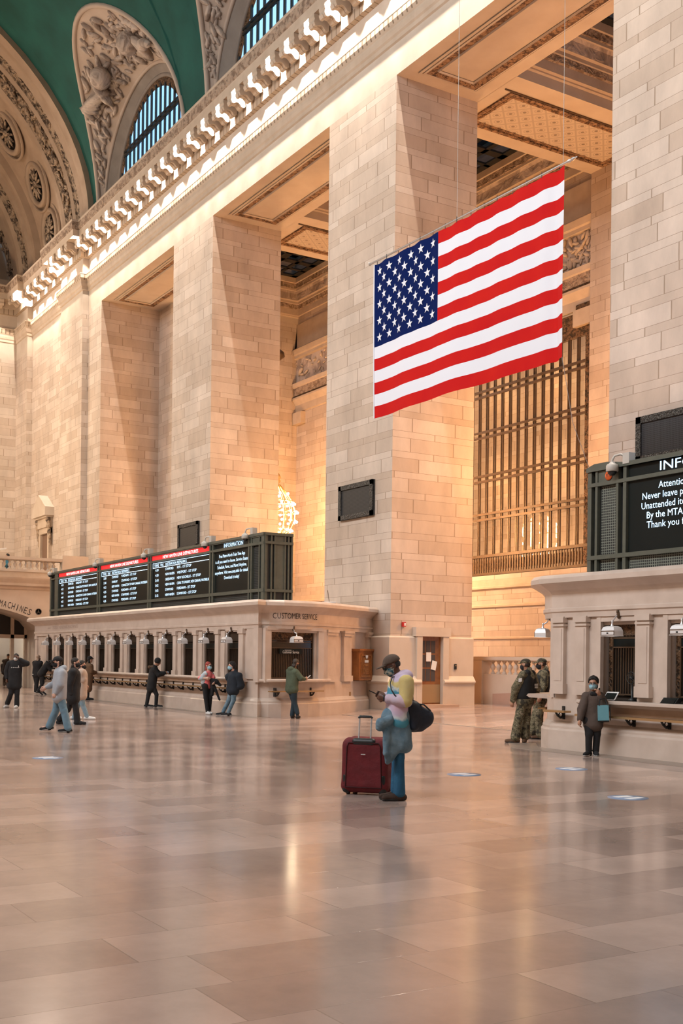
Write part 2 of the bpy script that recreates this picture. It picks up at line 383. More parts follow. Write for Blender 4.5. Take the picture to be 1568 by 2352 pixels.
# entablature
mb = MB()
mb.sweep(ENT, [(0, 20.62), (0, 21.66)], 0, caps=False)
mb.sweep(ENT, [(0, 21.66), (.06, 21.7), (.06, 21.84), (.11, 21.9), (.14, 22.02), (.14, 22.14), (.18, 22.2)], 1, caps=False)
mb.sweep(ENT, [(.18, 22.2), (.22, 22.3), (.22, 22.48)], 2, caps=False)
mb.sweep(ENT, [(.22, 22.48), (.23, 22.5), (.23, 22.55), (0, 22.6)], 1, caps=False)
mb.sweep(ENT, [(0, 22.6), (0, 23.46)], 0, caps=False)
V = MB
mb.quad((-58.03, 20.5, 20.62), (4, 20.5, 20.62), (4, 23.81, 20.62), (-58.03, 23.81, 20.62), 0)
mb.quad((-58.03, 23.81, 20.62), (4, 23.81, 20.62), (4, 23.81, 24), (-58.03, 23.81, 24), 0)
arch = struct('architrave', mb, [m_plain, m_trim, m_bead], 'white stone architrave running above the openings')
# recessed panels under the architrave, one to each opening
for k, (xa, xb) in enumerate([(-58.03, -48.38), (-44.18, -34.51), (-30.31, -20.66), (-16.46, -6.8)]):
    mb = MB(); x0, x1, y0, y1 = xa+.62, xb-.62, 21.12, 23.22
    R = lambda d: [(x0+d, y1-d), (x0+d, y0+d), (x1-d, y0+d), (x1-d, y1-d)]
    mb.sweep(R(-.12), [(0, 20.6), (0, 20.575), (-.09, 20.575), (-.09, 20.6)], 0, closed=True)
    mb.sweep(R(0), [(0, 20.6), (0, 20.56), (-.06, 20.55), (-.06, 20.6)], 0, closed=True)
    mb.sweep(R(.06), [(0, 20.6), (0, 20.565), (-.24, 20.6)], 1, closed=True)
    mb.sweep(R(.31), [(0, 20.6), (-.03, 20.55), (-.07, 20.6)], 0, closed=True)
    mb.build('soffit_panel', [m_plain, m_lace], arch)
mb = MB()
mb.sweep(ENT, [(0, 23.44), (.19, 23.46), (.19, 23.8)], 1, caps=False)
mb.sweep(ENT, [(.19, 23.8), (.2, 23.82), (.2, 24.2), (.86, 24.22)], 0, caps=False)
mb.sweep(ENT, [(.86, 24.22), (.87, 24.5), (.88, 24.56)], 0, caps=False)
mb.sweep(ENT, [(.88, 24.56), (.92, 24.62), (.96, 24.95)], 2, caps=False)
mb.sweep(ENT, [(.96, 24.95), (.97, 25.0), (.97, 25.06), (-.3, 25.12), (-.3, 25.8)], 0, caps=False)
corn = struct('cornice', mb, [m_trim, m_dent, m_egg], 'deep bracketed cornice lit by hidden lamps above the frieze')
# one scrolled bracket, copied along every face of the cornice
mb = MB()
pr = [(0, .34), (0, -.1), (.07, -.15), (.16, -.13), (.23, -.05), (.3, .0), (.4, .0), (.48, -.06), (.57, -.06), (.62, .05), (.59, .16), (.62, .24), (.62, .34)]
mb.extr([(-.2, -o, z) for o, z in pr], (.4, 0, 0), 0)
mb.extr([(-.07, -o-.02, z-.025) for o, z in pr[1:10]]+[(-.07, -.2, .1)], (.14, 0, 0), 0)
mod = mb.build('modillion', m_trim)
first = [True]
def put_mod(p, rz):
    o = mod if first[0] else mod.copy()
    if not first[0]: link(o)
    first[0] = False; o.parent = corn; o.location = p; o.rotation_euler = (0, 0, rz)
put_mod((-59.76, 20.24, 23.86), 0)
for i in range(1, 69):
    put_mod((-59.76+.7252*i, 20.24, 23.86), 0)
for x in (-60.5, -61.25, -62.0, -62.75, -63.5): put_mod((x, 19.9, 23.86), 0)
for i in range(8): put_mod((-64.7-.75*i, 20.24, 23.86), 0)
for x in (-71.0, -71.7): put_mod((x, 19.9, 23.86), 0)
for i in range(12): put_mod((-72.74, 18.9-.75*i, 23.86), PI/2)

# vault
YC, ZC, EA, EH = 2.07, 25.56, 18.6, 13.0
def yb(z): return YC+EA*math.sqrt(max(0, 1-((z-ZC)/EH)**2))
def bar(x, t): return (x, YC+EA*math.cos(t), ZC+EH*math.sin(t))
LX = [-53.35, -39.48, -25.61]; LH = 5.68
def zlow(x):
    for c in LX:
        if abs(x-c) < LH: return 25.9+6.9*math.sqrt(1-((x-c)/LH)**2)
    return 25.1
xs = set([-59.9, 4.0]+[float(x) for x in np.arange(-59.5, 4, 1.0)])
for c in LX:
    for k in range(-24, 25): xs.add(c+LH*math.sin(k/24*PI/2))
    xs |= {c-LH-1e-3, c+LH+1e-3}
xs = sorted(xs); mb = MB(); NT = 26; Vv = []; Ff = []
for x in xs:
    t0 = math.asin(max(-1, min(1, (zlow(x)-ZC)/EH)))
    for j in range(NT+1): Vv.append(bar(x, t0+(PI*.94-t0)*j/NT))
w = NT+1
for i in range(len(xs)-1):
    for j in range(NT): Ff.append((i*w+j, (i+1)*w+j, (i+1)*w+j+1, i*w+j+1))
mb.add(Vv, Ff, 0, True)
struct('ceiling', mb, m_teal, 'dark teal painted barrel vault of the concourse')
rnd = random.Random(5)
def leafy(mb, p, n, t, size, lift=.0, m=0):
    """a curled leaf or limb of plaster standing off a surface"""
    n = Vector(n).normalized(); t = Vector(t).normalized(); bq = n.cross(t)
    rot = Matrix((t, bq, n)).transposed()
    mb.ell(Vector(p)+n*(size*.18+lift), (size, size*.36, size*.34), rot, 7, 4, m)
def frame(p, fx, fy):
    a = (Vector(fx)-Vector(p)); b2 = (Vector(fy)-Vector(p)); n = a.cross(b2).normalized()
    return n, a.normalized(), b2.normalized()
HALL = Vector((-40, 0, 8))
for k, c in enumerate(LX[:2]):
    G = lambda t: (c+LH*math.cos(t), yb(25.9+6.9*math.sin(t))-.03, 25.9+6.9*math.sin(t))
    W0 = lambda t: (c+5.45*math.cos(t), 20.9, 25.9+4.95*math.sin(t))
    W1 = lambda t: (c+4.6*math.cos(t), 21.35, 25.95+4.5*math.sin(t))
    def sp(u, v):
        t = PI*u; a, b2 = G(t), W0(t)
        return tuple(a[i]*(1-v)+b2[i]*v for i in range(3))
    mb = MB(); mb.grid(sp, 48, 8, 0)
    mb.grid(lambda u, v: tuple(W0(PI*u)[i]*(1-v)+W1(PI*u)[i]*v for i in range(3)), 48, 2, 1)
    # a raised border where the lunette meets the vault, and one round the window arch
    mb.tube([tuple(np.array(sp(i/40, .03))) for i in range(41)], .13, 6, 0)
    mb.tube([W0(PI*i/40) for i in range(41)], .1, 6, 0)
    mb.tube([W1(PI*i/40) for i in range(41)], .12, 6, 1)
    mb.box(c-5.7, c+5.7, 20.6, 21.5, 25.0, 26.0, 0)
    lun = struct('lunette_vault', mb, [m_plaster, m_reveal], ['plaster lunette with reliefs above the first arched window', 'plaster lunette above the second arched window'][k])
    lun['kind'] = 'structure'
    mb = MB()
    for q in range(330):
        t = rnd.uniform(.06, .94); big = .5-abs(t-.5)
        v = rnd.uniform(.16, .88)
        if big < .2 and rnd.random() < .35: continue
        p = sp(t, v); n, a, b2 = frame(p, sp(t+.01, v), sp(t, v+.02))
        if n.dot(HALL-Vector(p)) < 0: n = -n
        ang = rnd.uniform(0, 2*PI); d = a*math.cos(ang)+b2*math.sin(ang)
        leafy(mb, p, n, d, rnd.uniform(.14, .42)*(1 if big > .15 else .8))
    for sgn in (-1, 1):      # the winged wheel figures: fans of long feathers and a globe
        t0 = .5+sgn*.17
        for q in range(9):
            p = sp(t0+sgn*.012*q, .62-.05*q); n, a, b2 = frame(p, sp(t0+.01, .5), sp(t0, .6))
            if n.dot(HALL-Vector(p)) < 0: n = -n
            leafy(mb, p, n, a*sgn*(.2+.1*q)-b2, .75-.03*q, .25)
        p = sp(t0-sgn*.05, .55); n, a, b2 = frame(p, sp(t0+.01, .5), sp(t0, .6))
        if n.dot(HALL-Vector(p)) < 0: n = -n
        mb.ell(Vector(p)+n*.5, (.55, .55, .55), None, 12, 8); leafy(mb, Vector(p)+Vector((0, 0, .8)), n, (0, 0, 1), .75, .2); mb.ell(Vector(p)+n*.5+Vector((0, 0, 1.75)), (.22, .22, .28))
    mb.build('relief', m_relief, lun)
    # arched window
    mb = MB(); Wp = [(c+4.4*math.cos(PI*i/32), 21.4, 25.6+4.65*math.sin(PI*i/32)) for i in range(33)]
    mb.add(Wp, [tuple(range(33))])
    win = struct('window_%d' % (k+1), mb, m_sky, ['arched window of blue daylight behind bronze bars, nearer the corner', 'arched window of blue daylight behind bronze bars, cut by the frame'][k])
    mb = MB(); mb.grid(lambda u, v: (c+(4.65-.45*v)*math.cos(PI*u), 21.36-.06*math.sin(PI*v), 25.7+(4.75-.5*v)*math.sin(PI*u)), 48, 3)
    mb.build('arch_border', m_bronze2, win)
    for q in range(-7, 8):
        x = q*.58; h = 25.6+4.5*math.sqrt(max(.05, 1-(x/4.4)**2)); mb = MB()
        mb.box(c+x-.075, c+x+.075, 21.29, 21.36, 25.2, h); mb.box(c+x-.12, c+x-.075, 21.33, 21.38, 25.2, h)
        mb.build('mullion', m_bluebar if 'm_bluebar' in globals() else m_black, win)
    mb = MB(); mb.box(c-3.6, c+3.6, 21.24, 21.34, 28.0, 28.12); mb.box(c-3.6, c+3.6, 21.24, 21.34, 28.22, 28.32)
    mb.build('transom', m_black, win)

# the deep arch at the west end, in bands
mb = MB()
def arcband(prof, m, n=56):
    for (xa, ia), (xb, ib) in zip(prof, prof[1:]):
        f = lambda u, v: (xa+(xb-xa)*v, YC+(EA-(ia+(ib-ia)*v))*math.cos(-.05+PI*.98*u), ZC+(EH-(ia+(ib-ia)*v))*math.sin(-.05+PI*.98*u))
        mb.grid(f, n, 1, m, True)
arcband([(-59.85, -.05), (-59.85, .32), (-60.5, .3)], 0); arcband([(-60.5, .3), (-61.1, .12), (-61.5, .22)], 0)
arcband([(-61.5, .22), (-61.6, .12), (-62.15, .12), (-62.2, .22)], 1)
arcband([(-62.2, .22), (-62.4, .34), (-62.7, .2)], 0)
arcband([(-62.7, .2), (-62.8, .05), (-63.9, .05), (-64.0, .2)], 1)
arcband([(-64.0, .2), (-64.2, .3), (-64.5, .3), (-64.6, -.1), (-69.6, -.1), (-69.7, .3), (-70.1, .3), (-70.2, .15), (-70.8, .15), (-70.9, .3), (-71.3, .3)], 0)
arcband([(-71.3, .3), (-71.4, .1), (-72.3, .1), (-72.4, .3)], 1)
arcband([(-72.4, .3), (-72.7, .45), (-73.2, .45), (-73.3, .25), (-74.6, .25)], 0); arcband([(-74.6, .25), (-74.7, .1), (-76, .1)], 1)
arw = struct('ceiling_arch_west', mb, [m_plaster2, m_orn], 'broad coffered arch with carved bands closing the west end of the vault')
mb = MB(); mb.box(-76.8, -76.2, -22, 26, 19, 42); mb.box(-77, -73.6, 20.5, 26, 20.6, 34); mb.box(-76.2, -72.9, -17, 20.8, 24.9, 25.3)
struct('wall_west_upper', mb, m_plaster2, 'dim plaster end wall under the west arch')
def arcpt(x, t, i=0.): return Vector((x, YC+(EA-i)*math.cos(t), ZC+(EH-i)*math.sin(t)))
mb = MB()
for (xa, xb, n, s0) in ((-62.05, -61.65, 150, .13), (-63.85, -62.9, 330, .21), (-72.2, -71.5, 160, .2), (-75.9, -74.8, 120, .24)):
    for q in range(n):
        t = rnd.uniform(.02, 1.45); p = arcpt(rnd.uniform(xa, xb), t, .12); nn = Vector((0, -math.cos(t), -math.sin(t)))
        tt = Vector((rnd.uniform(-1, 1), -math.sin(t)*rnd.uniform(-1, 1), math.cos(t)*rnd.uniform(-1, 1))); tt = (tt-nn*tt.dot(nn)).normalized()
        leafy(mb, p, nn, tt, s0*rnd.uniform(.7, 1.4))
o = mb.build('foliage_relief', m_orn, arw); o['kind'] = 'stuff'
# medallions in the coffer band
for t in (.13, .335, .56, .79, 1.02):
    p = arcpt(-67.2, t, -.02); nn = Vector((0, -math.cos(t), -math.sin(t))); ex = Vector((1, 0, 0)); ey = nn.cross(ex)
    R = Matrix((ex, ey, nn)).transposed()
    mb = MB(); mb.lathe([(1.0, -.05), (1.0, .1), (1.12, .18), (1.25, .18), (1.32, .1), (1.32, -.05)], p, 28, 0, R)
    mb.lathe([(1.5, -.05), (1.5, .08), (1.62, .08), (1.62, -.05)], p, 28, 0, R)
    md = mb.build('medallion', m_plaster2, arw)
    mb = MB(); mb.lathe([(.01, .02), (1.0, .02)], p, 24, 0, R, False); mb.build('medallion_ground', m_dark, arw)
    mb = MB()
    for q in range(12):
        a = 2*PI*q/12; d = ex*math.cos(a)+ey*math.sin(a); rot = Matrix((d, nn.cross(d), nn)).transposed(); mb.ell(p+d*.55+nn*.1, (.34, .09, .08), rot, 8, 4)
    mb.ell(p+nn*.12, (.22, .22, .15), R, 10, 6); mb.build('rosette', m_orn, arw)

# ---------------------------------------------------------------- the side passage behind the openings
mb = MB(); PIT = 13.87
BE = [-59.2+.0, -44.2, -30.33, -16.46]   # beams
for q, x in enumerate([-58.07, -44.2, -30.33, -16.46, -2.6]):
    mb.box(x-2.045, x+2.045, 23.8, 31.5, 20.62, 24.2)
pb = struct('passage_beam', mb, m_plain, 'stone ceiling beams over the side passage')
m_latt = None
def rosette_mat():
    M = bpy.data.materials.new('lattice_with_rosettes'); M.use_nodes = True; nt = M.node_tree; b = nt.nodes['Principled BSDF']; L = nt.links.new
    uv = N(nt, 'ShaderNodeUVMap'); mp = N(nt, 'ShaderNodeMapping'); mp.inputs['Rotation'].default_value = (0, 0, PI/4); mp.inputs['Scale'].default_value = (2.1, 2.1, 2.1); L(uv.outputs[0], mp.inputs[0])
    sx = N(nt, 'ShaderNodeSeparateXYZ'); L(mp.outputs[0], sx.inputs[0])
    fx = math_node(nt, 'FRACT', math_node(nt, 'ADD', sx.outputs[0], 300.)); fy = math_node(nt, 'FRACT', math_node(nt, 'ADD', sx.outputs[1], 300.))
    dx = math_node(nt, 'SUBTRACT', fx, .5); dy = math_node(nt, 'SUBTRACT', fy, .5)
    d = math_node(nt, 'SQRT', math_node(nt, 'ADD', math_node(nt, 'MULTIPLY', dx, dx), math_node(nt, 'MULTIPLY', dy, dy)))
    e = math_node(nt, 'MAXIMUM', math_node(nt, 'ABSOLUTE', dx), math_node(nt, 'ABSOLUTE', dy))
    ros = math_node(nt, 'MULTIPLY', math_node(nt, 'LESS_THAN', d, .14), .62); bar_ = math_node(nt, 'MULTIPLY', math_node(nt, 'GREATER_THAN', e, .43), .25); rng = math_node(nt, 'MULTIPLY', math_node(nt, 'LESS_THAN', math_node(nt, 'ABSOLUTE', math_node(nt, 'SUBTRACT', d, .27)), .05), .2)
    s = math_node(nt, 'MAXIMUM', math_node(nt, 'MAXIMUM', ros, bar_), rng); mx = N(nt, 'ShaderNodeMix', data_type='RGBA'); L(s, mx.inputs['Factor'])
    mx.inputs[6].default_value = (.6, .5, .4, 1); mx.inputs[7].default_value = (.1, .06, .035, 1); L(mx.outputs[2], b.inputs['Base Color'])
    u = N(nt, 'ShaderNodeBump'); u.inputs['Strength'].default_value = .6; L(s, u.inputs['Height']); L(u.outputs[0], b.inputs['Normal']); return M
m_latt = rosette_mat()
for x in (-44.2, -30.33, -16.46):
    mb = MB(); y0, y1 = 24.3, 30.9; x0, x1 = x-1.3, x+1.2
    mb.quad((x0+.3, y0+.3, 20.6), (x0+.3, y1-.3, 20.6), (x1-.25, y1-.3, 20.6), (x1-.25, y0+.3, 20.6), 0)
    mb.build('lattice_panel', m_latt, pb)
    mb = MB(); R = [(x0, y1), (x0, y0), (x1, y0), (x1, y1)]
    mb.sweep(R, [(0, 20.62), (0, 20.56), (-.14, 20.56), (-.14, 20.62)], 0, closed=True)
    R2 = [(x0+.2, y1-.2), (x0+.2, y0+.2), (x1-.2, y0+.2), (x1-.2, y1-.2)]
    mb.sweep(R2, [(0, 20.62), (0, 20.585), (-.1, 20.585), (-.1, 20.62)], 0, closed=True)
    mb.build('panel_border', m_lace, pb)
    mb = MB(); mb.box(x+1.22, x+1.27, 24.0, 30.9, 20.58, 20.62); mb.build('panel_groove', m_bronze, pb)
# stepped coffers with skylights
for q, xa in enumerate([-56.04, -42.17, -28.3, -14.43]):
    xb = xa+9.81; y0, y1 = 23.81, 31.45
    mb = MB(); S = lambda d: [(xa+d, y1-d), (xa+d, y0+d), (xb-d, y0+d), (xb-d, y1-d)]
    mb.sweep(S(0), [(0, 20.62), (0, 20.95), (-.08, 21.0), (-.08, 21.05)], 0, closed=True)
    mb.sweep(S(.08), [(0, 21.05), (-.1, 21.08), (-.1, 21.4)], 0, closed=True)
    mb.sweep(S(.18), [(0, 21.4), (-.06, 21.44), (-.08, 21.65)], 1, closed=True)
    mb.sweep(S(.26), [(0, 21.65), (-.03, 21.68), (-.03, 21.8), (-.12, 21.84)], 0, closed=True)
    mb.sweep(S(.38), [(0, 21.84), (-.03, 22.2), (-.1, 22.3)], 2, closed=True)
    mb.sweep(S(.48), [(0, 22.3), (-.05, 22.32), (-.05, 22.42)], 0, closed=True)
    mb.sweep(S(.53), [(0, 22.42), (-.05, 22.44), (-.06, 22.7)], 1, closed=True)
    mb.sweep(S(.59), [(0, 22.7), (-.06, 22.72), (-.06, 23.75)], 0, closed=True)
    cf_ = struct('ceiling_coffer', mb, [m_trim, m_egg, m_relief], ['stepped ceiling coffer around the skylight behind the corner opening', 'stepped ceiling coffer around the skylight behind the middle opening', 'stepped ceiling coffer behind the flag', 'stepped ceiling coffer over the near end of the passage'][q])
    mb = MB(); mb.quad((xa, y0, 23.6), (xb, y0, 23.6), (xb, y1, 23.6), (xa, y1, 23.6)); mb.build('skylight_glass', m_skylt if 'm_skylt' in globals() else m_sky, cf_)
    mb = MB(); nx, ny = 8, 6
    for i in range(nx+1):
        x = xa+.75+(xb-xa-1.5)*i/nx; wd = .2 if i % 2 == 0 else .09; mb.box(x-wd, x+wd, y0+.6, y1-.6, 23.0, 23.08)
    for i in range(ny+1):
        y = y0+.75+(y1-y0-1.5)*i/ny; wd = .1 if i % 2 else .22; mb.box(xa+.6, xb-.6, y-wd, y+wd, 23.0, 23.08)
    mb.build('skylight_frame', m_black, cf_)

# back wall of the passage, one grilled window to each bay
mb = MB()
for x in (-58.07, -44.2, -30.33, -16.46): mb.box(x-2.0, x+2.0, 31.0, 31.9, 0, 20.62)
for xa in (-56.07, -42.2, -28.33): mb.box(xa, xa+9.87, 31.0, 31.9, 0, 5.4); mb.box(xa, xa+9.87, 31.35, 31.9, 15.7 if xa == -42.2 else 5.4, 21.5)
mb.box(-58.03, -56, 23.8, 31, 0, 20.62)
struct('wall_passage', mb, m_stone, 'orange lit back wall of the side passage')
mb = MB(); mb.box(-52, -26, 35.4, 35.8, 0, 21)
struct('wall_beyond', mb, m_stone, 'stone wall seen through the grilled window')
for k, xa in enumerate((-42.2, -56.07)):
    xb = xa+9.87; mb = MB(); Y = 31.35
    mb.sweep([(xa, Y), (xb, Y)], [(0, 15.6), (.1, 15.62), (.1, 16.0), (.16, 16.1), (.3, 16.3), (.3, 16.4), (.1, 16.42), (.1, 16.5)], 0)
    mb.sweep([(xa, Y), (xb, Y)], [(.02, 16.5), (.24, 16.52), (.24, 16.95)], 1)
    mb.sweep([(xa, Y), (xb, Y)], [(.24, 16.95), (.3, 17.0), (.34, 17.2), (.12, 17.24), (.12, 17.3)], 0)
    mb.sweep([(xa, Y), (xb, Y)], [(.06, 17.3), (.06, 18.6)], 2)
    mb.sweep([(xa, Y), (xb, Y)], [(.06, 18.6), (.2, 18.65), (.2, 18.8), (.28, 18.85), (.34, 19.1), (.05, 19.3), (.05, 20.6)], 0)
    mb.sweep([(xa, 31.0), (xb, 31.0)], [(.03, 5.2), (.03, 4.95), (.1, 4.9), (.1, 4.82), (.0, 4.75)], 0)
    mb.sweep([(xa, 31.0), (xb, 31.0)], [(.0, 4.15), (.07, 4.1), (.07, 4.02), (.02, 3.98)], 0)
    mb.sweep([(xa, 31.0), (xb, 31.0)], [(.0, 2.75), (.05, 2.72), (.05, 2.66), (.0, 2.62)], 0)
    for x in (xa+.5, xb-.5): mb.box(x-.5, x+.5, 31.05, 31.5, 14.9, 15.55)
    t_ = struct('trim_%d' % (k+1), mb, [m_trim, m_egg, m_relief], ['stone cornice and frieze above the bronze grilled window', 'stone cornice and frieze at the back of the corner opening'][k])
    mb = MB()
    for q in range(150 if k == 0 else 60):
        p = (rnd.uniform(xa+4 if k == 0 else xa, xb), 31.28, rnd.uniform(17.4, 18.5)); a = rnd.uniform(0, PI); leafy(mb, p, (0, -1, 0), (math.cos(a), 0, math.sin(a)), rnd.uniform(.1, .26))
    mb.build('frieze_relief', m_trim, t_)
xa, xb = -42.15, -32.38; Y = 31.3
mb = MB(); mb.quad((xa, Y+.12, 5.4), (xb, Y+.12, 5.4), (xb, Y+.12, 15.6), (xa, Y+.12, 15.6))
gw = struct('window_3', mb, m_glass, 'tall bronze grilled window glowing orange behind the flag')
mb = MB(); mb.box(xa, xa+.45, Y-.08, Y+.1, 5.4, 15.6); mb.box(xb-.4, xb, Y-.08, Y+.1, 5.4, 15.3); mb.box(xa, xb, Y-.06, Y+.1, 14.55, 15.5); mb.box(xb-.95, xb-.15, Y-.1, Y+.08, 15.0, 15.8)
mb.build('border', m_bronze2, gw)
mb = MB(); mb.box(xa, xb, Y-.1, Y+.1, 5.45, 5.55); mb.box(xa, xb, Y-.1, Y+.1, 6.22, 6.34); mb.box(xa, xb, Y-.02, Y+.06, 5.68, 6.1, 1)
for q in range(60):
    x = xa+.16+q*.165; mb.box(x-.04, x+.04, Y-.05, Y, 5.55, 6.25); 
mb.build('base_band', [m_bronze, m_bronze2], gw)
for q in range(19):
    x = -33.25-.515*q+.0
    if x < xa+.3: break
    mb = MB(); mb.box(x-.07, x-.02, Y-.02, Y+.06, 6.3, 14.6); mb.box(x+.02, x+.07, Y-.02, Y+.06, 6.3, 14.6); mb.box(x-.02, x+.02, Y+.03, Y+.06, 6.3, 14.6)
    mb.build('mullion', m_bronze, gw)
for z in (8.0, 9.68, 11.6, 13.4):
    mb = MB(); mb.box(xa+.3, xb-.3, Y-.12, Y-.02, z-.17, z-.07); mb.box(xa+.3, xb-.3, Y-.12, Y-.02, z+.07, z+.17); mb.build('crossbar', m_bronze, gw)
# niche frame at the back of the corner opening
mb = MB(); nx0 = -47.9
mb.box(nx0, nx0+3.5, 30.7, 31.1, 14.2, 17.6); mb.box(nx0+.4, nx0+3.1, 30.62, 30.72, 14.6, 17.2, 1); mb.sweep([(nx0-.1, 30.9), (nx0+3.6, 30.9)], [(0, 13.4), (.3, 13.5), (.35, 13.9), (.4, 14.2), (0, 14.25)], 0)
mb.sweep([(nx0-.3, 30.95), (nx0+3.6, 30.95)], [(0, 11.2), (.25, 11.3), (.3, 11.6), (.5, 11.9), (.5, 12.1), (.2, 12.2), (.25, 12.6), (0, 12.8)], 0)
struct('trim_3', mb, [m_trim, m_orn], 'framed relief panel high on the back wall of the passage')

# balustrade before the passage wall
m_parapet_shade = mat('parapet_shadow_pink', (.5, .33, .26), .6, var=(1.5, (.42, .27, .2)))
bt = thing('balustrade', (-29, 24.8, .24), 'low stone balustrade behind the two soldiers', 'balustrade')
mb = MB(); mb.sweep([(-31.3, 24.7), (-18, 24.7)], [(0, .1), (0, 1.27), (-.35, 1.27), (-.35, .1)]); mb.build('parapet', m_plain, bt)
mb = MB(); mb.sweep([(-31.3, 24.7), (-18, 24.7)], [(.02, 1.72), (.06, 1.75), (.06, 1.86), (-.4, 1.86), (-.4, 1.75), (-.36, 1.72)]); mb.build('handrail', m_plain, bt)
mb = MB(); mb.extr([(-30.2, 24.66, .2), (-27.2, 24.66, .2), (-27.2, 24.66, .78), (-30.2, 24.66, .6)], (0, .05, 0)); mb.build('shadow_wedge', m_parapet_shade, bt)  # darker pink wedge stands for the shadow lying on the parapet
mb = MB(); mb.box(-31.3, -30.75, 24.62, 25.1, .1, 1.74); mb.build('pedestal', m_plain, bt)
bpr = [(.09, 0), (.09, .05), (.05, .07), (.04, .12), (.085, .2), (.09, .26), (.045, .33), (.04, .38), (.08, .41), (.08, .45)]
for q in range(16):
    mb = MB(); mb.lathe(bpr, (-30.45+.3*q, 24.88, 1.27), 10); mb.build('baluster', m_plain, bt)

# ---------------------------------------------------------------- west balcony over the machines
mb = MB(); X = -58.0
def az(y):
    u = (y-9.0)/8.5; return 3.05+1.55*math.sqrt(max(0, 1-u*u))
ys = [.5+17*i/40 for i in range(41)]
ys = [y for y in ys if y <= 17.5]
pts = [(17.5, 0), (20.4, 0), (20.4, 6.05), (-17, 6.05), (-17, 0), (.5, 0)]
wall = MB(); AR = [(y, az(y) if .5 < y < 17.5 else 3.05) for y in ys]
AR[0] = (.5, 3.05); AR[-1] = (17.5, 3.05)
for (ya, za), (yb_, zb) in zip(AR, AR[1:]):
    wall.quad((X, ya, za), (X, yb_, zb), (X, yb_, 6.05), (X, ya, 6.05)); wall.quad((X, ya, za), (X-3, ya, za), (X-3, yb_, zb), (X, yb_, zb))
wall.box(X-3, X, 17.5, 20.4, 0, 6.05); wall.box(X-3, X, -17, .5, 0, 6.05); wall.box(-73, X-.02, -17, 20.4, 5.7, 6.05)
wb = struct('wall_balcony', wall, m_plain, 'stone front of the west balcony with a flat arch over the machines')
mb = MB(); mb.sweep([(X, -17), (X, 19.8)], [(0, 5.05), (.05, 5.1), (.08, 5.2), (.2, 5.28), (.2, 5.4), (.28, 5.6), (.3, 5.68), (.3, 5.72), (.02, 5.74), (.02, 6.0)]); mb.build('string_moulding', m_trim, wb)
mb = MB()
for q, ch in enumerate('MACHINES'):
    y = 16.78-.205*(7-q); s_ = (y-9)/8.5; sl = math.atan(-1.55*s_/8.5/math.sqrt(1-s_*s_)); uy = Vector((0, math.cos(sl), math.sin(sl)))
    mb.text(ch, .34, (X+.008, y, az(y)+.12), uy, (0, -math.sin(sl), math.cos(sl)), width=.155 if ch != 'I' else .04)
    if ch in 'MACHINES': pass
mb.build('carved_lettering', m_ink, wb)
mb = MB(); Rx = Matrix.Rotation(PI/2, 3, 'Y'); mb.lathe([(.16, 0), (.16, .02), (.13, .02), (.13, 0)], (X, 17.3, 3.98), 24, 0, Rx)
mb.add([(X+.012, 17.3, 4.1), (X+.012, 17.22, 3.88), (X+.012, 17.3, 3.93), (X+.012, 17.38, 3.88)], [(0, 1, 2, 3)]); mb.build('round_emblem', m_ink, wb)
# balustrade
bl = thing('balustrade', (-57.8, 10, 6.05), 'stone balustrade of the west balcony above the machines', 'balustrade')
mb = MB(); mb.box(X-.3, X+.06, -17, 18.6, 6.0, 6.12); mb.build('base_rail', m_plain, bl)
mb = MB(); mb.sweep([(X, -17), (X, 18.6)], [(.02, 6.58), (.08, 6.62), (.08, 6.76), (-.36, 6.76), (-.36, 6.62), (-.3, 6.58)]); mb.build('handrail', m_plain, bl)
mb = MB(); mb.box(X-.4, X+.1, 18.5, 19.9, 5.9, 6.95); mb.build('pedestal', m_plain, bl)
for q in range(16):
    mb = MB(); mb.lathe([(r*1.1, z*1.03) for r, z in bpr], (X-.14, 18.1-.285*q, 6.12), 10); mb.build('baluster', m_plain, bl)
# glazed screen and lit room under the balcony
mb = MB(); xg = X-2.8
for y in (17.45, 16.72, 15.35, 13.9, 12.4, 10.9): mb.box(xg-.1, xg+.1, y-.09, y+.09, 0, 4.5)
mb.box(xg-.1, xg+.1, 8, 17.5, 2.62, 2.82)
sc_ = struct('door_2', mb, m_trim, 'glazed screen with pale stone mullions under the balcony arch')
mb = MB(); mb.quad((xg, 8, 2.8), (xg, 17.5, 2.8), (xg, 17.5, 4.5), (xg, 8, 4.5)); mb.build('fanlight', m_dark, sc_)
mb = MB(); mb.quad((xg, 8, 0), (xg, 17.5, 0), (xg, 17.5, 2.7), (xg, 8, 2.7)); mb.build('glazing', m_glass, sc_)
mb = MB(); mb.quad((-66, 6, 0), (-66, 18.2, 0), (-66, 18.2, 4.6), (-66, 6, 4.6)); mb.quad((-66, 18.2, 0), (X-3, 18.2, 0), (X-3, 18.2, 4.6), (-66, 18.2, 4.6))
struct('wall_machine_room', mb, mat('pale_room_paint', (.7, .7, .72), .7), 'pale painted room behind the glazed screen')
mb = MB(); mb.box(-65.9, -65.4, 16.0, 16.9, .1, 2.0); vm = tag(mb.build('vending_machine', mat('blue_panel', (.04, .16, .3), .4)), 'blue fronted machine in the pale room behind the glazed screen', 'machine')
mb = MB(); mb.box(-65.38, -65.36, 16.1, 16.8, 1.2, 1.8); o = mb.build('display', m_black, vm)
mb = MB(); mb.box(-65.9, -65.3, 14.1, 15.1, .1, 1.9); vm = tag(mb.build('vending_machine', mat('grey_panel', (.12, .12, .13), .4)), 'dark grey machine in the pale room, partly behind a standing person', 'machine')
mb = MB(); mb.box(-65.28, -65.26, 14.2, 15.0, 1.0, 1.7); o = mb.build('display', m_black, vm)
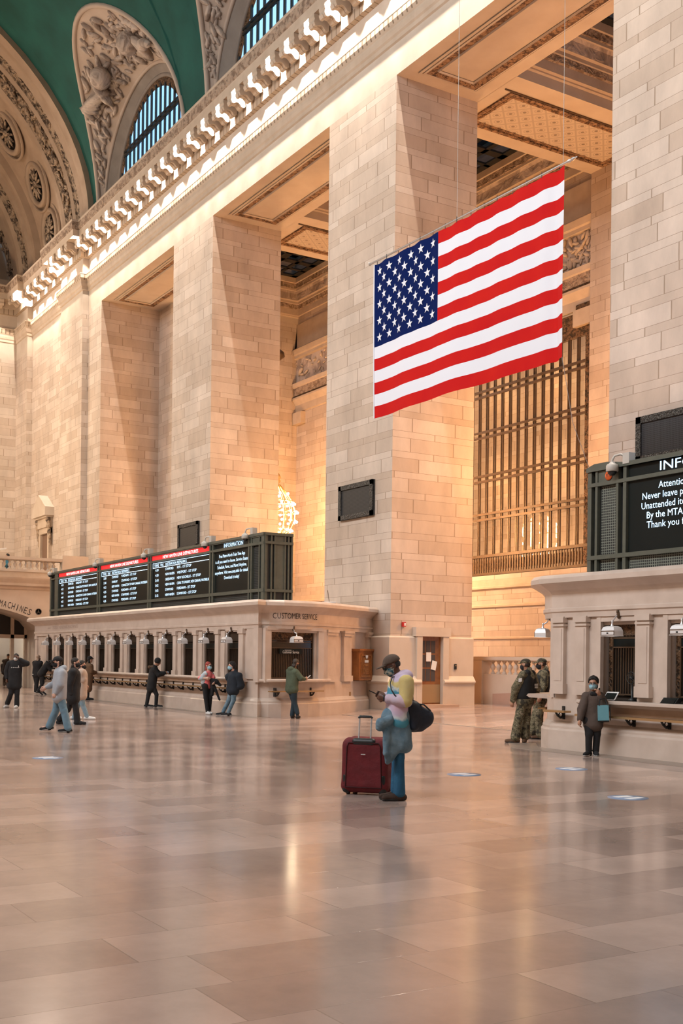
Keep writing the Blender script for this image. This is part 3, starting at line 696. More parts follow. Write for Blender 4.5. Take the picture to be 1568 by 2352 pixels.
for y in (15.6, 16.9):
    mb = MB(); mb.lathe([(.02, -.09), (.1, -.05), (.13, 0), (.1, .05), (.02, .09)], (-63.5, y, 3.0), 12)
    b2 = tag(mb.build('globe_lamp', m_bulb), 'small white globe lamp behind the glazed screen, ' + ('nearer the doorway edge' if y > 16 else 'above the grey machine'), 'lamp')
    mb = MB(); mb.tube([(-63.5, y, 3.08), (-63.5, y, 4.5)], .015, 6); mb.build('stem', m_black, b2)
mb = MB(); mb.box(-66, -58.3, -5, 18.2, 4.62, 4.8); struct('ceiling_machine_room', mb, m_plain, 'low ceiling of the room under the balcony')
# pedimented doorway on the south wall above the balcony
nt_ = thing('door_surround', (-67.2, 20.4, 6.05), 'pedimented stone doorway with carved brackets above the balcony', 'doorway'); tag(nt_, kind='structure')
x0, x1, Y = -68.35, -66.0, 20.5
mb = MB(); mb.box(x0+.45, x1-.45, Y-.06, Y+.05, 6, 9.0); mb.build('opening', mat('brown_door', (.2, .12, .08), .5), nt_)
mb = MB(); mb.box(x0+.2, x0+.48, Y-.2, Y, 6, 9.3); mb.box(x1-.48, x1-.2, Y-.2, Y, 6, 9.3); mb.box(x0+.2, x1-.2, Y-.22, Y, 9.0, 9.35); mb.box(x0+.1, x1-.1, Y-.3, Y, 9.35, 9.9); mb.build('frame', m_trim, nt_)
mb = MB(); mb.extr([(x0-.15, Y-.55, 10.0), (x1+.15, Y-.55, 10.0), (x1+.15, Y-.55, 10.5), ((x0+x1)/2, Y-.55, 11.3), (x0-.15, Y-.55, 10.5)], (0, .55, 0)); mb.box(x0, x1, Y-.42, Y, 9.9, 10.02); mb.build('pediment', m_plain, nt_)
for x in (x0+.1, x1-.1):
    mb = MB()
    for q in range(5): mb.ell((x, Y-.28+.03*q, 9.75-.32*q), (.14-.012*q, .16-.02*q, .22), None, 8, 6)
    mb.build('bracket', m_orn, nt_)
# door in the big pillar's side
X = -30.2; mb = MB()
mb.box(X-.1, X-.06, 21.62, 22.5, .25, 2.5); dr = struct('door_1', mb, m_gwood, 'oak door with nine glass panes in the side of the big pillar')
mb = MB()
for i in range(3):
    for j in range(3): mb.box(X-.06, X-.052, 21.69+.2*i, 21.86+.2*i, 1.03+.46*j, 1.44+.46*j)
mb.build('panes', mat('door_glass', (.07, .06, .06), .12), dr)
mb = MB(); mb.box(X-.06, X-.045, 21.66, 22.46, .32, .92); mb.build('kick_plate', m_brass, dr)
mb = MB(); mb.box(X-.1, X+.1, 21.42, 21.64, .1, 2.62); mb.box(X-.1, X+.1, 22.48, 22.72, .1, 2.62); mb.box(X-.1, X+.12, 21.36, 22.78, 2.5, 2.8); mb.build('frame', m_plain, dr)
mb = MB(); mb.box(X-.06, X+.45, 21.4, 22.9, .12, .27); mb.build('step', m_marble2, dr)
for y, z, a, lab in ((21.98, 1.83, 0, 'round_notice'), (22.2, 1.55, .22, 'paper_notice')):
    mb = MB(); s_ = Vector((0, math.cos(a), -math.sin(a))); u_ = Vector((0, math.sin(a), math.cos(a))); p = Vector((X-.035, y, z)); q = [p-s_*.1-u_*.15, p+s_*.1-u_*.15, p+s_*.1+u_*.15, p-s_*.1+u_*.15]
    mb.extr(q, (.004, 0, 0)); mb.build(lab, m_white, dr)
# hardware on the pillar
mb = MB(); mb.box(-30.3, -30.22, 20.93, 21.05, 2.8, 2.95); fa = tag(mb.build('fire_alarm', mat('red_plastic', (.5, .02, .015), .4)), 'small red fire alarm on the big pillar above the mailbox', 'alarm')
mb = MB(); mb.box(-30.22, -30.215, 20.98, 21.04, 2.83, 2.92); mb.build('strobe', m_white, fa)
mb = MB(); mb.box(-30.2, -30.15, 23.0, 23.08, 1.42, 1.6); ir = tag(mb.build('card_reader', m_black), 'small black card reader on the stone to the right of the oak door', 'reader')
mb = MB(); mb.box(-30.15, -30.145, 23.02, 23.06, 1.53, 1.57); mb.build('button', m_brass, ir)
for (xa, xb, za, zb, lab) in ((-33.45, -31.3, 6.5, 7.68, 'black bronze plaque on the big pillar above the customer service corner'), (-47.33, -45.18, 6.5, 7.66, 'black plaque on the pillar above the departures board'), (-19.65, -17.5, 6.55, 7.66, 'black grille plaque on the near pillar above the information board')):
    mb = MB(); mb.box(xa, xb, 20.42, 20.52, za, zb); pq = tag(mb.build('wall_plaque', meshgrille('plaque_mesh', (.035, .036, .038), (.006, .006, .006), .045, .045, .4)), lab, 'plaque')
    mb = MB(); w_ = .16; mb.box(xa, xa+w_, 20.38, 20.44, za, zb); mb.box(xb-w_, xb, 20.38, 20.44, za, zb); mb.box(xa, xb, 20.38, 20.44, za, za+w_); mb.box(xa, xb, 20.38, 20.44, zb-w_, zb); mb.build('ornate_border', m_iron, pq)
# ================================================================ ticket booths
YF = 15.32
SA = np.array([-29.6, 15.4]); TS = np.array([-.0679, .9977]); NS = np.array([.9977, .0679])
BOW = [(0, 0), (.2, .2), (.5, .34), (.9, .38), (1.4, .34), (1.9, .2), (2.355, 0)]
BOWP = [tuple(SA+TS*a+NS*b) for a, b in BOW]
def bow(s):
    for (a, p), (b, q) in zip(BOW, BOW[1:]):
        if a <= s <= b: return p+(q-p)*(s-a)/(b-a)
    return 0.
LB = [(-51.6, 17.5), (-51.6, YF), (-29.55, YF), (-29.6, 15.4), *BOWP[1:-1], (-29.76, 17.75), (-31.45, 20.5)]
m_booth_dark = mat('booth_interior', (.035, .025, .018), .5)
m_winback = mat('window_glass_dark', (.02, .016, .013), .12)
m_blind = stripes('window_bars', (.28, .19, .12), (.03, .022, .016), 0, .085, .35, .45)
LBASE = [(-.5, 0), (.12, 0), (.12, .38), (.09, .42), (.09, .46), (.04, .52), (0, .56), (0, 1.02), (-.5, 1.02)]
LHEAD = [(-.5, 2.6), (.06, 2.6), (.07, 2.7), (.1, 2.72), (.1, 2.78), (.07, 2.8), (.07, 3.06), (.1, 3.1), (.14, 3.14), (.3, 3.24), (.36, 3.27), (.36, 3.36), (.33, 3.4), (.3, 3.43), (-1.2, 3.45)]
bo = thing('ticket_booth', (-40, 17, 0), 'long marble ticket booth with a row of dark windows under the departures board', 'ticket booth')
mb = MB(); mb.sweep(LB, LBASE); mb.build('base_wall', m_marble, bo)
mb = MB(); mb.sweep(LB, LHEAD); mb.prism([(-51.3, 15.5), (-29.8, 15.5), (-29.9, 17.7), (-31.6, 20.4), (-51.3, 20.4)], 3.38, 3.45); mb.build('entablature', m_marble, bo)
mb = MB(); mb.sweep([(-51.6, YF+.25), (-29.9, YF+.25)], [(0, 1.0), (0, 2.62)]); mb.sweep([(-29.9, 15.5), (-30.0, 17.8), (-31.8, 20.4)], [(-.1, 1.0), (-.1, 2.62)]); mb.build('inner_wall', m_booth_dark, bo)
WX = [-31.2-1.667*k for k in range(12)]
edge = [(WX[k+1]+.47, WX[k]-.47) for k in range(11)]+[(-51.6, WX[11]-.435)]
mb = MB(); mb.box(WX[0]+.47, -29.62, YF, YF+.3, 1.02, 2.62); mb.box(WX[0]+.5, WX[0]+.8, YF-.08, YF, 1.1, 2.62); mb.box(WX[0]+.47, WX[0]+.83, YF-.11, YF, 2.46, 2.6); mb.box(WX[0]+.47, WX[0]+.83, YF-.11, YF, 1.1, 1.28); mb.box(WX[0]+1.0, WX[0]+1.45, YF-.05, YF, 1.1, 2.62)
mb.build('corner_pier', m_marble, bo)
for xa, xb in edge:
    mb = MB(); mb.box(xa, xb, YF, YF+.3, 1.02, 2.62)
    mb.box(xa+.02, xa+.28, YF-.07, YF, 1.1, 2.62); mb.box(xa-.01, xa+.31, YF-.1, YF, 2.46, 2.6); mb.box(xa-.01, xa+.31, YF-.1, YF, 1.1, 1.28)
    mb.box(xb-.3, xb-.04, YF-.05, YF, 1.1, 2.56)
    mb.build('pilaster', m_marble, bo)
mb = MB()
for k in range(12):
    mb = MB(); mb.box(WX[k]-.465, WX[k]+.465, YF-.03, YF+.25, 2.52, 2.62); mb.box(WX[k]-.46, WX[k]+.46, YF-.06, YF, 2.56, 2.62)
    mb.build('window_head', m_marble, bo)
# ledge, rail and its brackets
mb = MB(); mb.sweep([(-51.0, YF), (-30.2, YF)], [(-.32, 1.02), (.12, 1.02), (.17, 1.05), (.2, 1.07), (.2, 1.11), (.18, 1.13), (-.32, 1.13)]); mb.build('counter_ledge', m_marble, bo)
mb = MB(); mb.sweep([(-51.0, YF), (-30.3, YF)], [(0, .9), (.06, .92), (.08, 1.02), (0, 1.02)]); mb.build('ledge_frieze', m_marble2, bo)
def rail(parent, p, q, z, n, nrm):
    p, q = Vector((p[0], p[1], z)), Vector((q[0], q[1], z)); nv = Vector((nrm[0], nrm[1], 0)); d = (q-p).normalized()
    mb = MB(); a, b = p+nv*.2, q+nv*.2
    mb.extr([a+nv*.09+Vector((0, 0, -.02)), a+nv*.09+Vector((0, 0, .02)), a-nv*.1+Vector((0, 0, .02)), a-nv*.1+Vector((0, 0, -.02))], b-a); mb.build('hand_rail', m_brass, parent)
    for k in range(n):
        c = p+(q-p)*((k+.5)/n); mb = MB()
        mb.extr([c+d*.03+nv*-.06+Vector((0, 0, .1)), c+d*.03+nv*.03+Vector((0, 0, .1)), c+d*.03+nv*.03+Vector((0, 0, -.16)), c+d*.03+nv*-.06+Vector((0, 0, -.16))], d*-.06)
        mb.tube([c+nv*.02+Vector((0, 0, -.12)), c+nv*.1+Vector((0, 0, -.13)), c+nv*.17+Vector((0, 0, -.08)), c+nv*.22+Vector((0, 0, -.02))], .022, 8)
        mb.tube([c+nv*(.09+.05*math.cos(t))+Vector((0, 0, -.07+.045*math.sin(t))) for t in [i*PI/4 for i in range(9)]], .013, 6)
        mb.build('rail_bracket', m_iron, parent)
rail(bo, (-50.6, YF), (-30.5, YF), .8, 25, (0, -1))
P2 = lambda s, o: SA+TS*s+NS*o
a, b = P2(-.0, .4), P2(1.95, .32); rail(bo, a-NS*.02, b-NS*.08, .76, 3, NS)
# one dark window, copied along the booth
def window_unit(w, z0=1.1, z1=2.56, sign=True, mbz=None):
    mbz = mbz or m_bronze
    g = thing('w', (0, 0, 0), None, None)
    mb = MB(); mb.box(-w/2, w/2, 0, .02, z0, z1); a = mb.build('window_pane', m_winback, g)
    mb = MB(); mb.box(-w/2, w/2, -.02, 0, z1-.3, z1); mb.box(-w/2, -w/2+.1, -.02, 0, z0, z1); mb.box(w/2-.1, w/2, -.02, 0, z0, z1); b = mb.build('border', m_bronze2 if mbz is m_bronze else m_bronze_dark, g)
    mb = MB(); zt = z0+.86*(z1-z0)*.82
    for z in (z0+.02, z0+.62*(z1-z0), z0+.74*(z1-z0), z1-.32): mb.box(-w/2+.1, w/2-.1, -.035, -.01, z, z+.025)
    for x in (-w/2+.1, w/2-.125): mb.box(x, x+.025, -.035, -.01, z0, z1)
    n = int((w-.25)/.06)
    for k in range(1, n):
        x = -w/2+.12+(w-.25)*k/n; mb.box(x-.006, x+.006, -.022, -.008, z0+.05, z0+.62*(z1-z0))
    for k in range(9):
        x = -w/2+.14+(w-.28)*k/8
        for s in (-.12, .12): mb.extr([(min(w/2-.1, max(-w/2+.1, x+s*u))+e, -.02, z0+.77*(z1-z0)+.2*u) for u, e in ((0, -.006), (0, .006), (1, .006), (1, -.006))], (0, .012, 0))
    c = mb.build('grille', mbz, g)
    if sign:
        mb = MB(); mb.box(-w/2+.13, w/2-.13, -.03, -.005, z0+.635*(z1-z0), z0+.735*(z1-z0)); mb.build('sign_band', m_blackscreen, g)
    return g
proto_w = window_unit(.94, mbz=m_bronze_dark); kids = list(proto_w.children); proto_r = window_unit(.9); rkids = list(proto_r.children)
def put_window(parent, x, y, rz=0, kids=kids):
    for ch in kids:
        o = ch.copy(); link(o); o.parent = parent
        o.matrix_parent_inverse = WM[parent].inverted(); o.matrix_basis = Matrix.Translation((x, y, 0)) @ Matrix.Rotation(rz, 4, 'Z'); WM[o] = WM[parent]
for x in WX: put_window(bo, x, YF+.075)
# customer service front
c = P2(1.03, .12); rzs = math.atan2(TS[1], TS[0])
wproto = window_unit(1.7, 1.12, 2.58, False); 
for ch in list(wproto.children):
    o = ch; o.parent = bo; o.matrix_parent_inverse = WM[bo].inverted(); o.matrix_basis = Matrix.Translation((c[0], c[1], 0)) @ Matrix.Rotation(rzs, 4, 'Z')
bpy.data.objects.remove(wproto)
c_ = P2(.95, .18); mb = MB(); mb.obox(c_, TS, NS, .4, (0, .03), 1.86, 2.02); cs = mb.build('service_sign', m_blackscreen, bo)
mb = MB(); mb.text('Customer Service', .085, (c_[0]+NS[0]*.035, c_[1]+NS[1]*.035, 1.88), (TS[0], TS[1], 0), (0, 0, 1), width=.58); mb.obox(P2(.85, .215), TS, NS, .12, (0, .001), 1.965, 1.98); mb.build('lettering', m_white, cs)
mb = MB()
for s, o, l in ((.09, .32, .1), (1.97, .32, .1), (.22, .22, .05), (1.84, .22, .05)): mb.obox(P2(s, 0), TS, NS, l, (-.1, o), 1.02, 2.62)
for s, o in ((-.09, .16), (2.17, .2), (2.3, .1)): mb.obox(P2(s, 0), TS, NS, .07, (-.1, o), 1.02, 2.62)
mb.obox(P2(1.03, 0), TS, NS, .98, (-.1, .34), 2.56, 2.66); mb.obox(P2(1.03, 0), TS, NS, .9, (-.1, .26), 2.5, 2.58)
mb.build('service_window_frame', m_marble, bo)
mb = MB(); mb.sweep(BOWP, [(-.5, 1.02), (.16, 1.02), (.2, 1.05), (.2, 1.1), (.17, 1.12), (-.5, 1.12)]); mb.build('service_ledge', m_marble, bo)
mb = MB(); _, _, wt = glyphs('CUSTOMER SERVICE'); kx = 1.58/wt; pos = 0
for q, chh in enumerate('CUSTOMER SERVICE'):
    wa = glyphs('CUSTOMER SERVICE'[:q+1])[2]
    if chh == ' ': continue
    wc = glyphs(chh)[2]; s_ = .24+kx*(wa-wc/2); a_ = P2(s_-.05, bow(s_-.05)+.082); b_ = P2(s_+.05, bow(s_+.05)+.082); d_ = Vector((b_[0]-a_[0], b_[1]-a_[1], 0)).normalized(); o_ = P2(s_, bow(s_)+.082)
    mb.text(chh, .17, (o_[0], o_[1], 2.9), d_, (0, 0, 1), width=kx*wc)
mb.build('carved_lettering', m_ink, bo)
mb = MB(); mb.text('TICKET VENDING MACHINES', .15, (-47.3, YF-.075, 2.88), (1, 0, 0), (0, 0, 1), width=3.4); mb.box(-49.7, -49.3, YF-.075, YF-.07, 2.92, 2.95); mb.build('faded_lettering', mat('faded_letters', (.4, .3, .24), .6), bo)
# plain end wall with pilasters
B8, B9 = np.array((-29.76, 17.75)), np.array((-31.45, 20.5)); T2 = B9-B8; L2 = np.linalg.norm(T2); T2 = T2/L2; N2 = np.array([T2[1], -T2[0]]); Q2 = lambda s, o=0: B8+T2*s+N2*o
mb = MB(); mb.obox(Q2(L2/2), T2, N2, L2/2, (-.3, -.04), 1.02, 2.62); mb.build('end_wall', m_marble, bo)
for s, l in ((.3, .3), (1.42, .27), (3.1, .2)):
    mb = MB(); mb.obox(Q2(s), T2, N2, l, (-.1, .05), 1.02, 2.62); mb.obox(Q2(s), T2, N2, l+.04, (-.1, .09), 1.02, 1.2); mb.obox(Q2(s), T2, N2, l+.05, (-.1, .1), 2.45, 2.54); mb.obox(Q2(s), T2, N2, l+.08, (-.1, .13), 2.54, 2.62); mb.build('pilaster', m_marble, bo)
mb = MB(); mb.obox(Q2(1.7), T2, N2, .05, (0, .012), .5, .68); mb.build('socket_plate', m_brass, bo)
# wooden cabinet on the end wall
pm = Q2(2.4, .0); mx_ = thing('wooden_mailbox', (pm[0], pm[1], 1.05), 'carved wooden mailbox cabinet hanging on the marble beside the customer service window', 'mailbox')
mb = MB(); mb.obox(pm, T2, N2, .5, (-.04, .22), 1.07, 2.0); mb.build('body', m_gwood, mx_)
mb = MB(); mb.obox(pm, T2, N2, .56, (-.04, .27), 2.0, 2.06); mb.obox(pm, T2, N2, .53, (-.04, .245), 1.96, 2.0); mb.build('top_moulding', m_gwood, mx_)
mb = MB(); mb.obox(pm, T2, N2, .52, (-.04, .24), 1.05, 1.1); mb.build('bottom_moulding', m_gwood, mx_)
mb = MB()
for s, l, za, zb in ((0, .36, 1.84, 1.88), (0, .36, 1.16, 1.2)): mb.obox(pm, T2, N2, l, (.2, .245), za, zb)
for s in (-.36, .36): mb.obox(pm+T2*s, T2, N2, .02, (.2, .245), 1.16, 1.88)
for z in (1.3, 1.5): mb.obox(pm, T2, N2, .16, (.2, .25), z, z+.1)
mb.obox(pm, T2, N2, .22, (.2, .235), 1.24, 1.8); mb.build('carved_door', mat('oak_carved', (.42, .18, .055), .35, var=(9., (.22, .08, .025)), bump=(16, .5)), mx_)
mb = MB(); mb.obox(pm, T2, N2, .13, (.24, .252), 1.62, 1.7); mb.add([tuple(pm+T2*s+N2*.253)+(z,) for s, z in ((-.09, 1.86), (-.09, 1.8), (0, 1.73), (.09, 1.8), (.09, 1.86))], [(0, 1, 2, 3, 4)]); mb.build('paper_label', m_white, mx_)

# lamps over the windows
def make_lamp(lit=True):
    g = thing('window_lamp', (0, 0, 0), 'x', 'lamp')
    mb = MB(); mb.ell((0, .0, .30), (.05, .06, .09), None, 8, 6); mb.ell((0, -.04, .36), (.035, .035, .04)); mb.build('wall_bracket', m_bronze, g)
    mb = MB(); mb.tube([(0, 0, .3), (-.02, -.06, .27), (-.05, -.11, .2), (-.03, -.16, .17), (0, -.2, .14), (0, -.21, .06)], .016, 8); mb.ell((0, -.2, .15), (.032, .032, .032)); mb.lathe([(.012, .16), (.02, .1), (.045, .05)], (0, -.21, 0), 10); mb.build('arm', m_chrome, g)
    mb = MB(); Lh, W_ = .235, .14
    pr = [(.10, .06), (.13, .055), (.19, .035), (.225, -.02), (.235, -.05), (.235, -.13), (.245, -.135), (.245, -.15), (.22, -.15)]
    V = []
    for r, z in pr:
        ry = r*.62
        V += [(-r, -.21-ry, z), (r, -.21-ry, z), (r, -.21+ry, z), (-r, -.21+ry, z)]
    F = [(i*4+j, i*4+(j+1) % 4, (i+1)*4+(j+1) % 4, (i+1)*4+j) for i in range(len(pr)-1) for j in range(4)]
    mb.add(V, F); mb.add(V[:4], [(0, 1, 2, 3)]); mb.build('shade', m_lampshell, g)
    mb = MB()
    for z in (-.045, -.128): mb.box(-.243, .243, -.21-.155, -.21-.145, z-.008, z+.008); 
    for x in (-.236, .226): mb.box(x, x+.012, -.363, -.352, -.13, -.04)
    mb.build('rim', m_bronze, g)
    mb = MB(); mb.box(-.03, .03, -.362, -.354, -.105, -.075); mb.build('number_plate', m_black, g)
    mb = MB(); mb.box(-.2, .2, -.33, -.09, -.148, -.14); mb.build('diffuser', mat('lamp_diffuser', (.9, .88, .85), .4, emit=((1, .92, .84), .6)), g)
    return g
ORD = ['first', 'second', 'third', 'fourth', 'fifth', 'sixth', 'seventh', 'eighth', 'ninth', 'tenth', 'eleventh', 'twelfth']
lp = make_lamp(); used = False
def put_lamp(loc, rz, label, group=None):
    global used
    o = lp if not used else copy_tree(lp); used = True
    o.location = loc; o.rotation_euler = (0, 0, rz); o.scale = (.7, .8, .9); o['label'] = label
    if group: o['group'] = group
    return o
for k in range(12):
    put_lamp((WX[k], YF-.06, 2.31), 0, ORD[k]+' hooded metal lamp along the long ticket booth, counted from the customer service corner', 'lamps above the ticket windows')
c = P2(.9, .42); put_lamp((c[0], c[1], 2.33), rzs, 'hooded lamp hanging in front of the customer service window', 'lamps above the ticket windows')

# departures board
def board(name, x0, x1, Y, z0, z1, depth, posts, rails, label, parts):
    g = thing(name, ((x0+x1)/2, Y, z0), label, 'information board')
    mb = MB(); mb.box(x0, x1, Y+.06, Y+depth, z0, z1-.02); mb.build('casing', m_black, g)
    mb = MB()
    for a, b in posts: mb.box(a, b, Y-.02, Y+.1, z0, z1)
    for a, b, xa, xb in rails: mb.box(xa, xb, Y-.03, Y+.1, a, b)
    mb.box(x0-.02, x1+.02, Y-.05, Y+depth, z1-.08, z1); mb.build('frame', m_green, g)
    return g
Yb = 15.63; z0, z1 = 3.482, 5.471  # board coordinates scaled about the camera from a nearer depth, kept as literals
db = board('departures_board', -50.635, -29.828, Yb, z0, z1, .95,
    [(-50.635, -50.43), (-49.917, -49.456), (-44.382, -44.229), (-44.126, -43.993), (-38.95, -38.796), (-38.724, -38.601), (-33.64, -33.538), (-33.435, -33.333), (-30.852, -30.77), (-30.688, -30.606), (-30.155, -30.094), (-29.991, -29.807)],
    [(3.708, 3.81, -50.635, -29.828), (5.132, 5.194, -50.635, -33.312), (5.122, 5.204, -33.312, -29.828), (5.358, 5.471, -50.635, -29.828)], 'long black departures board in a grey green frame above the ticket booth', None)
mb = MB(); mb.box(-50.635, -29.879, Yb+.05, Yb+.058, z0, 3.728); mb.box(-30.586, -30.176, Yb+.05, Yb+.058, 3.81, 5.102); mb.build('louvre_panels', meshgrille('louvres', (.05, .055, .05), (.008, .01, .01), 0, .05, .4), db)
mb = MB()
for z in (3.708, 5.132, 5.389): mb.box(-29.848, -29.766, Yb+.002, Yb+.953, z, z+.08)
for y in (0, .2, .32, .66, .78, .9): mb.box(-29.848, -29.786, Yb+y, Yb+y+.05, z0, z1)
mb.box(-29.848, -29.807, Yb+.37, Yb+.66, 3.79, 5.132); mb.box(-29.848, -29.807, Yb+.37, Yb+.66, 5.214, 5.389); mb.build('end_frame', m_green, db)
mb = MB(); mb.box(-30.596, -30.166, Yb-.0, Yb+.05, 5.204, 5.358); mb.build('blank_plate', m_green, db)
rows = {
 0: [('4:10', 'STAMFORD', 'FORDHAM - 1ST STOP'), ('4:22', 'NEW HAVEN', 'CONNECTION TO DANBURY, NEW CANAAN, BUS'), ('4:35', 'STAMFORD', 'FORDHAM - 1ST STOP'), ('4:40', 'NEW HAVEN', 'CONNECTION TO NEW CANAAN, WATERBURY'), ('4:55', 'STAMFORD', 'FORDHAM - 1ST STOP'), ('5:10', 'NEW HAVEN', 'STAMFORD - 1ST STOP')],
 1: [('3:28', 'STAMFORD', 'FORDHAM - 1ST STOP'), ('3:30', 'DANBURY', 'STAMFORD - 1ST STOP'), ('4:22', 'NEW HAVEN', 'CONNECTION TO NEW CANAAN, WATERBURY'), ('4:25', 'STAMFORD', 'FORDHAM - 1ST STOP'), ('4:30', 'NEW HAVEN', 'STAMFORD - 1ST STOP'), ('4:35', 'STAMFORD', 'FORDHAM - 1ST STOP')],
 2: [('4:39', 'STAMFORD', 'RYE - 1ST STOP'), ('4:50', 'NEW HAVEN', 'WESTPORT - 1ST STOP'), ('5:01', 'GREENWICH', 'NEW ROCHELLE - 1ST STOP'), ('5:02', 'NEW HAVEN', 'CONN. TO DANBURY, NEW CANAAN, WATERBURY'), ('5:05', 'STAMFORD', 'FORDHAM - 1ST STOP'), ('5:15', 'NEW HAVEN', 'STAMFORD - 1ST STOP')]}
UX, UZ = (1, 0, 0), (0, 0, 1)
for k, (xa, xb) in enumerate([(-49.405, -44.403), (-43.972, -38.981), (-38.571, -33.661)]):
    y = Yb+.04; s = thing('screen_', (xa, y, z0), None, None)
    mb = MB(); mb.box(xa, xb, y, y+.02, 3.81, 5.132); sn = mb.build('departure_screen', m_blackscreen, db)
    mb = MB(); mb.box(xa, xb, y-.03, y, 5.199, 5.358); hd = mb.build('red_header', m_ledred, db)
    mb = MB(); mb.text('NEW HAVEN LINE DEPARTURES', .115, ((xa+xb)/2+.05, y-.035, 5.22), UX, UZ, width=3.0); mb.build('header_lettering', m_ledwhite, db)
    mb = MB(); w = xb-xa
    mb.box(xa+.02, xb, y-.005, y, 5.086, 5.104); mb.box(xa+.02, xb, y-.005, y, 4.922, 4.94); mb.box(xa+.01, xa+.03, y-.005, y, 4.922, 5.104)
    for t, fx, ww in (('TIME', .03, .42), ('TRK', .14, .32), ('DESTINATION', .24, .95), ('REMARKS', .45, .8)): mb.text(t, .095, (xa+w*fx, y-.006, 4.963), UX, UZ, width=ww, align='LEFT')
    for r, (t, d, rm) in enumerate(rows[k]):
        z = 4.794-.182*r
        mb.text(t, .09, (xa+w*.05, y-.006, z), UX, UZ, width=.3, align='LEFT'); mb.text(d, .09, (xa+w*.24, y-.006, z), UX, UZ, width=.088*len(d), align='LEFT'); mb.text(rm, .09, (xa+w*.45, y-.006, z), UX, UZ, width=.085*len(rm), align='LEFT', maxw=w*.545)
    mb.build('screen_lettering', m_led, db); bpy.data.objects.remove(s)
xa, xb, y = -33.292, -30.873, Yb+.04
mb = MB(); mb.box(xa, xb, y, y+.02, 3.81, 5.122); mb.box(xa, xb, y, y+.02, 5.204, 5.358); mb.build('information_screen', m_blackscreen, db)
mb = MB(); mb.text('INFORMATION', .13, ((xa+xb)/2+.1, y-.006, 5.225), UX, UZ, width=1.35); mb.build('heading_lettering', m_led, db)
for r, t in enumerate(['Free Metro-North Train Time App', 'is all you need to know. Service Status,', 'Schedule, Fares, and More! Anytime,', 'anywhere. Visit new.mta.info for details.', 'Download it today!']):
    mb = MB(); mb.text(t, .105, ((xa+xb)/2, y-.006, 4.917-.174*r), UX, UZ, width=.059*len(t)); mb.build('text_line', m_led, db)


# near booth and its board
YR = 15.45
RB = [(-18.3, 18.0), (-18.15, 16.6), (-17.75, 15.95), (-17.35, 15.6), (-17.0, YR), (-8, YR)]
b2 = thing('ticket_booth', (-13, 17, 0), 'marble ticket booth on the right with two bronze grilled windows under the information board', 'ticket booth')
mb = MB(); mb.sweep(RB, LBASE); mb.build('base_wall', m_marble, b2)
mb = MB(); mb.sweep(RB, LHEAD); mb.prism([(-18.1, 20.4), (-17.6, 16.2), (-16.9, 15.7), (-8, 15.7), (-8, 20.4)], 3.38, 3.44); mb.build('entablature', m_marble, b2)
mb = MB(); mb.sweep([(-17.1, 20.4), (-17.1, YR+.25), (-8, YR+.25)], [(0, 1.0), (0, 2.62)]); mb.build('inner_wall', m_booth_dark, b2)
RWX = [-15.25, -13.6, -11.97, -10.35]
for xa, xb in [(-17.0, RWX[0]-.5), (RWX[0]+.47, RWX[1]-.47), (RWX[1]+.47, RWX[2]-.47), (RWX[2]+.47, RWX[3]-.47)]:
    mb = MB(); mb.box(xa, xb, YR, YR+.3, 1.02, 2.62)
    for pa in ([xa+.05, xa+.68] if xb-xa > 1 else [xa+.06]):
        mb.box(pa, pa+.3, YR-.09, YR, 1.1, 2.62); mb.box(pa-.03, pa+.33, YR-.13, YR, 2.5, 2.6); mb.box(pa-.03, pa+.33, YR-.12, YR, 2.43, 2.47); mb.box(pa-.03, pa+.33, YR-.12, YR, 1.1, 1.3)
        mb.box(pa+.05, pa+.25, YR-.1, YR, 1.36, 2.38)
    mb.build('pilaster', m_marble, b2)
mb = MB(); mb.box(-17.12, -16.98, YR, 17.5, 1.02, 2.62); mb.build('end_pier', m_marble, b2)
mb = MB()
for x in RWX: mb.box(x-.5, x+.5, YR-.03, YR+.26, 2.5, 2.62); mb.box(x-.55, x-.44, YR-.036, YR+.05, 1.1, 2.63); mb.box(x+.44, x+.52, YR-.036, YR+.05, 1.1, 2.63); mb.box(x-.48, x+.48, YR+.05, YR+.2, 2.44, 2.5)
mb.build('window_heads', m_marble, b2)
for x in RWX: put_window(b2, x, YR+.22, 0, rkids)
mb = MB(); mb.sweep([(-16.05, YR), (-8, YR)], [(-.3, .9), (.2, .9), (.26, .94), (.3, .96), (.3, 1.0), (.27, 1.02), (-.3, 1.02)]); mb.build('counter_ledge', m_marble, b2)
mb = MB(); mb.sweep([(-16.0, YR), (-8, YR)], [(0, .72), (.05, .74), (.08, .9), (0, .9)]); mb.build('ledge_frieze', m_marble2, b2)
mb = MB(); mb.sweep([(-18.5, 18.0), (-18.35, 16.5), (-17.9, 15.9)], [(-.2, .96), (.24, .98), (.3, 1.02), (.26, 1.06), (-.2, 1.06)]); mb.build('end_ledge', m_marble, b2)
rail(b2, (-16.1, YR), (-8.5, YR), .72, 9, (0, -1)); rail(b2, (-18.25, 17.3), (-17.95, 16.2), .74, 1, (-.95, -.3)); rail(b2, (-17.0, YR), (-16.4, YR), .76, 1, (0, -1))
for k in range(2): put_lamp((RWX[k]+.05, YR-.06, 2.35), 0, ['bright hooded lamp above the near ticket window behind the woman with the blue bag', 'hooded lamp cut by the frame above the last ticket window'][k], 'lamps above the ticket windows')
put_lamp((-17.45, 15.75, 2.36), -PI/3, 'hooded lamp on the curved end of the right booth, above the soldiers', 'lamps above the ticket windows')
Yc = 15.4; z0, z1 = 3.46, 5.44
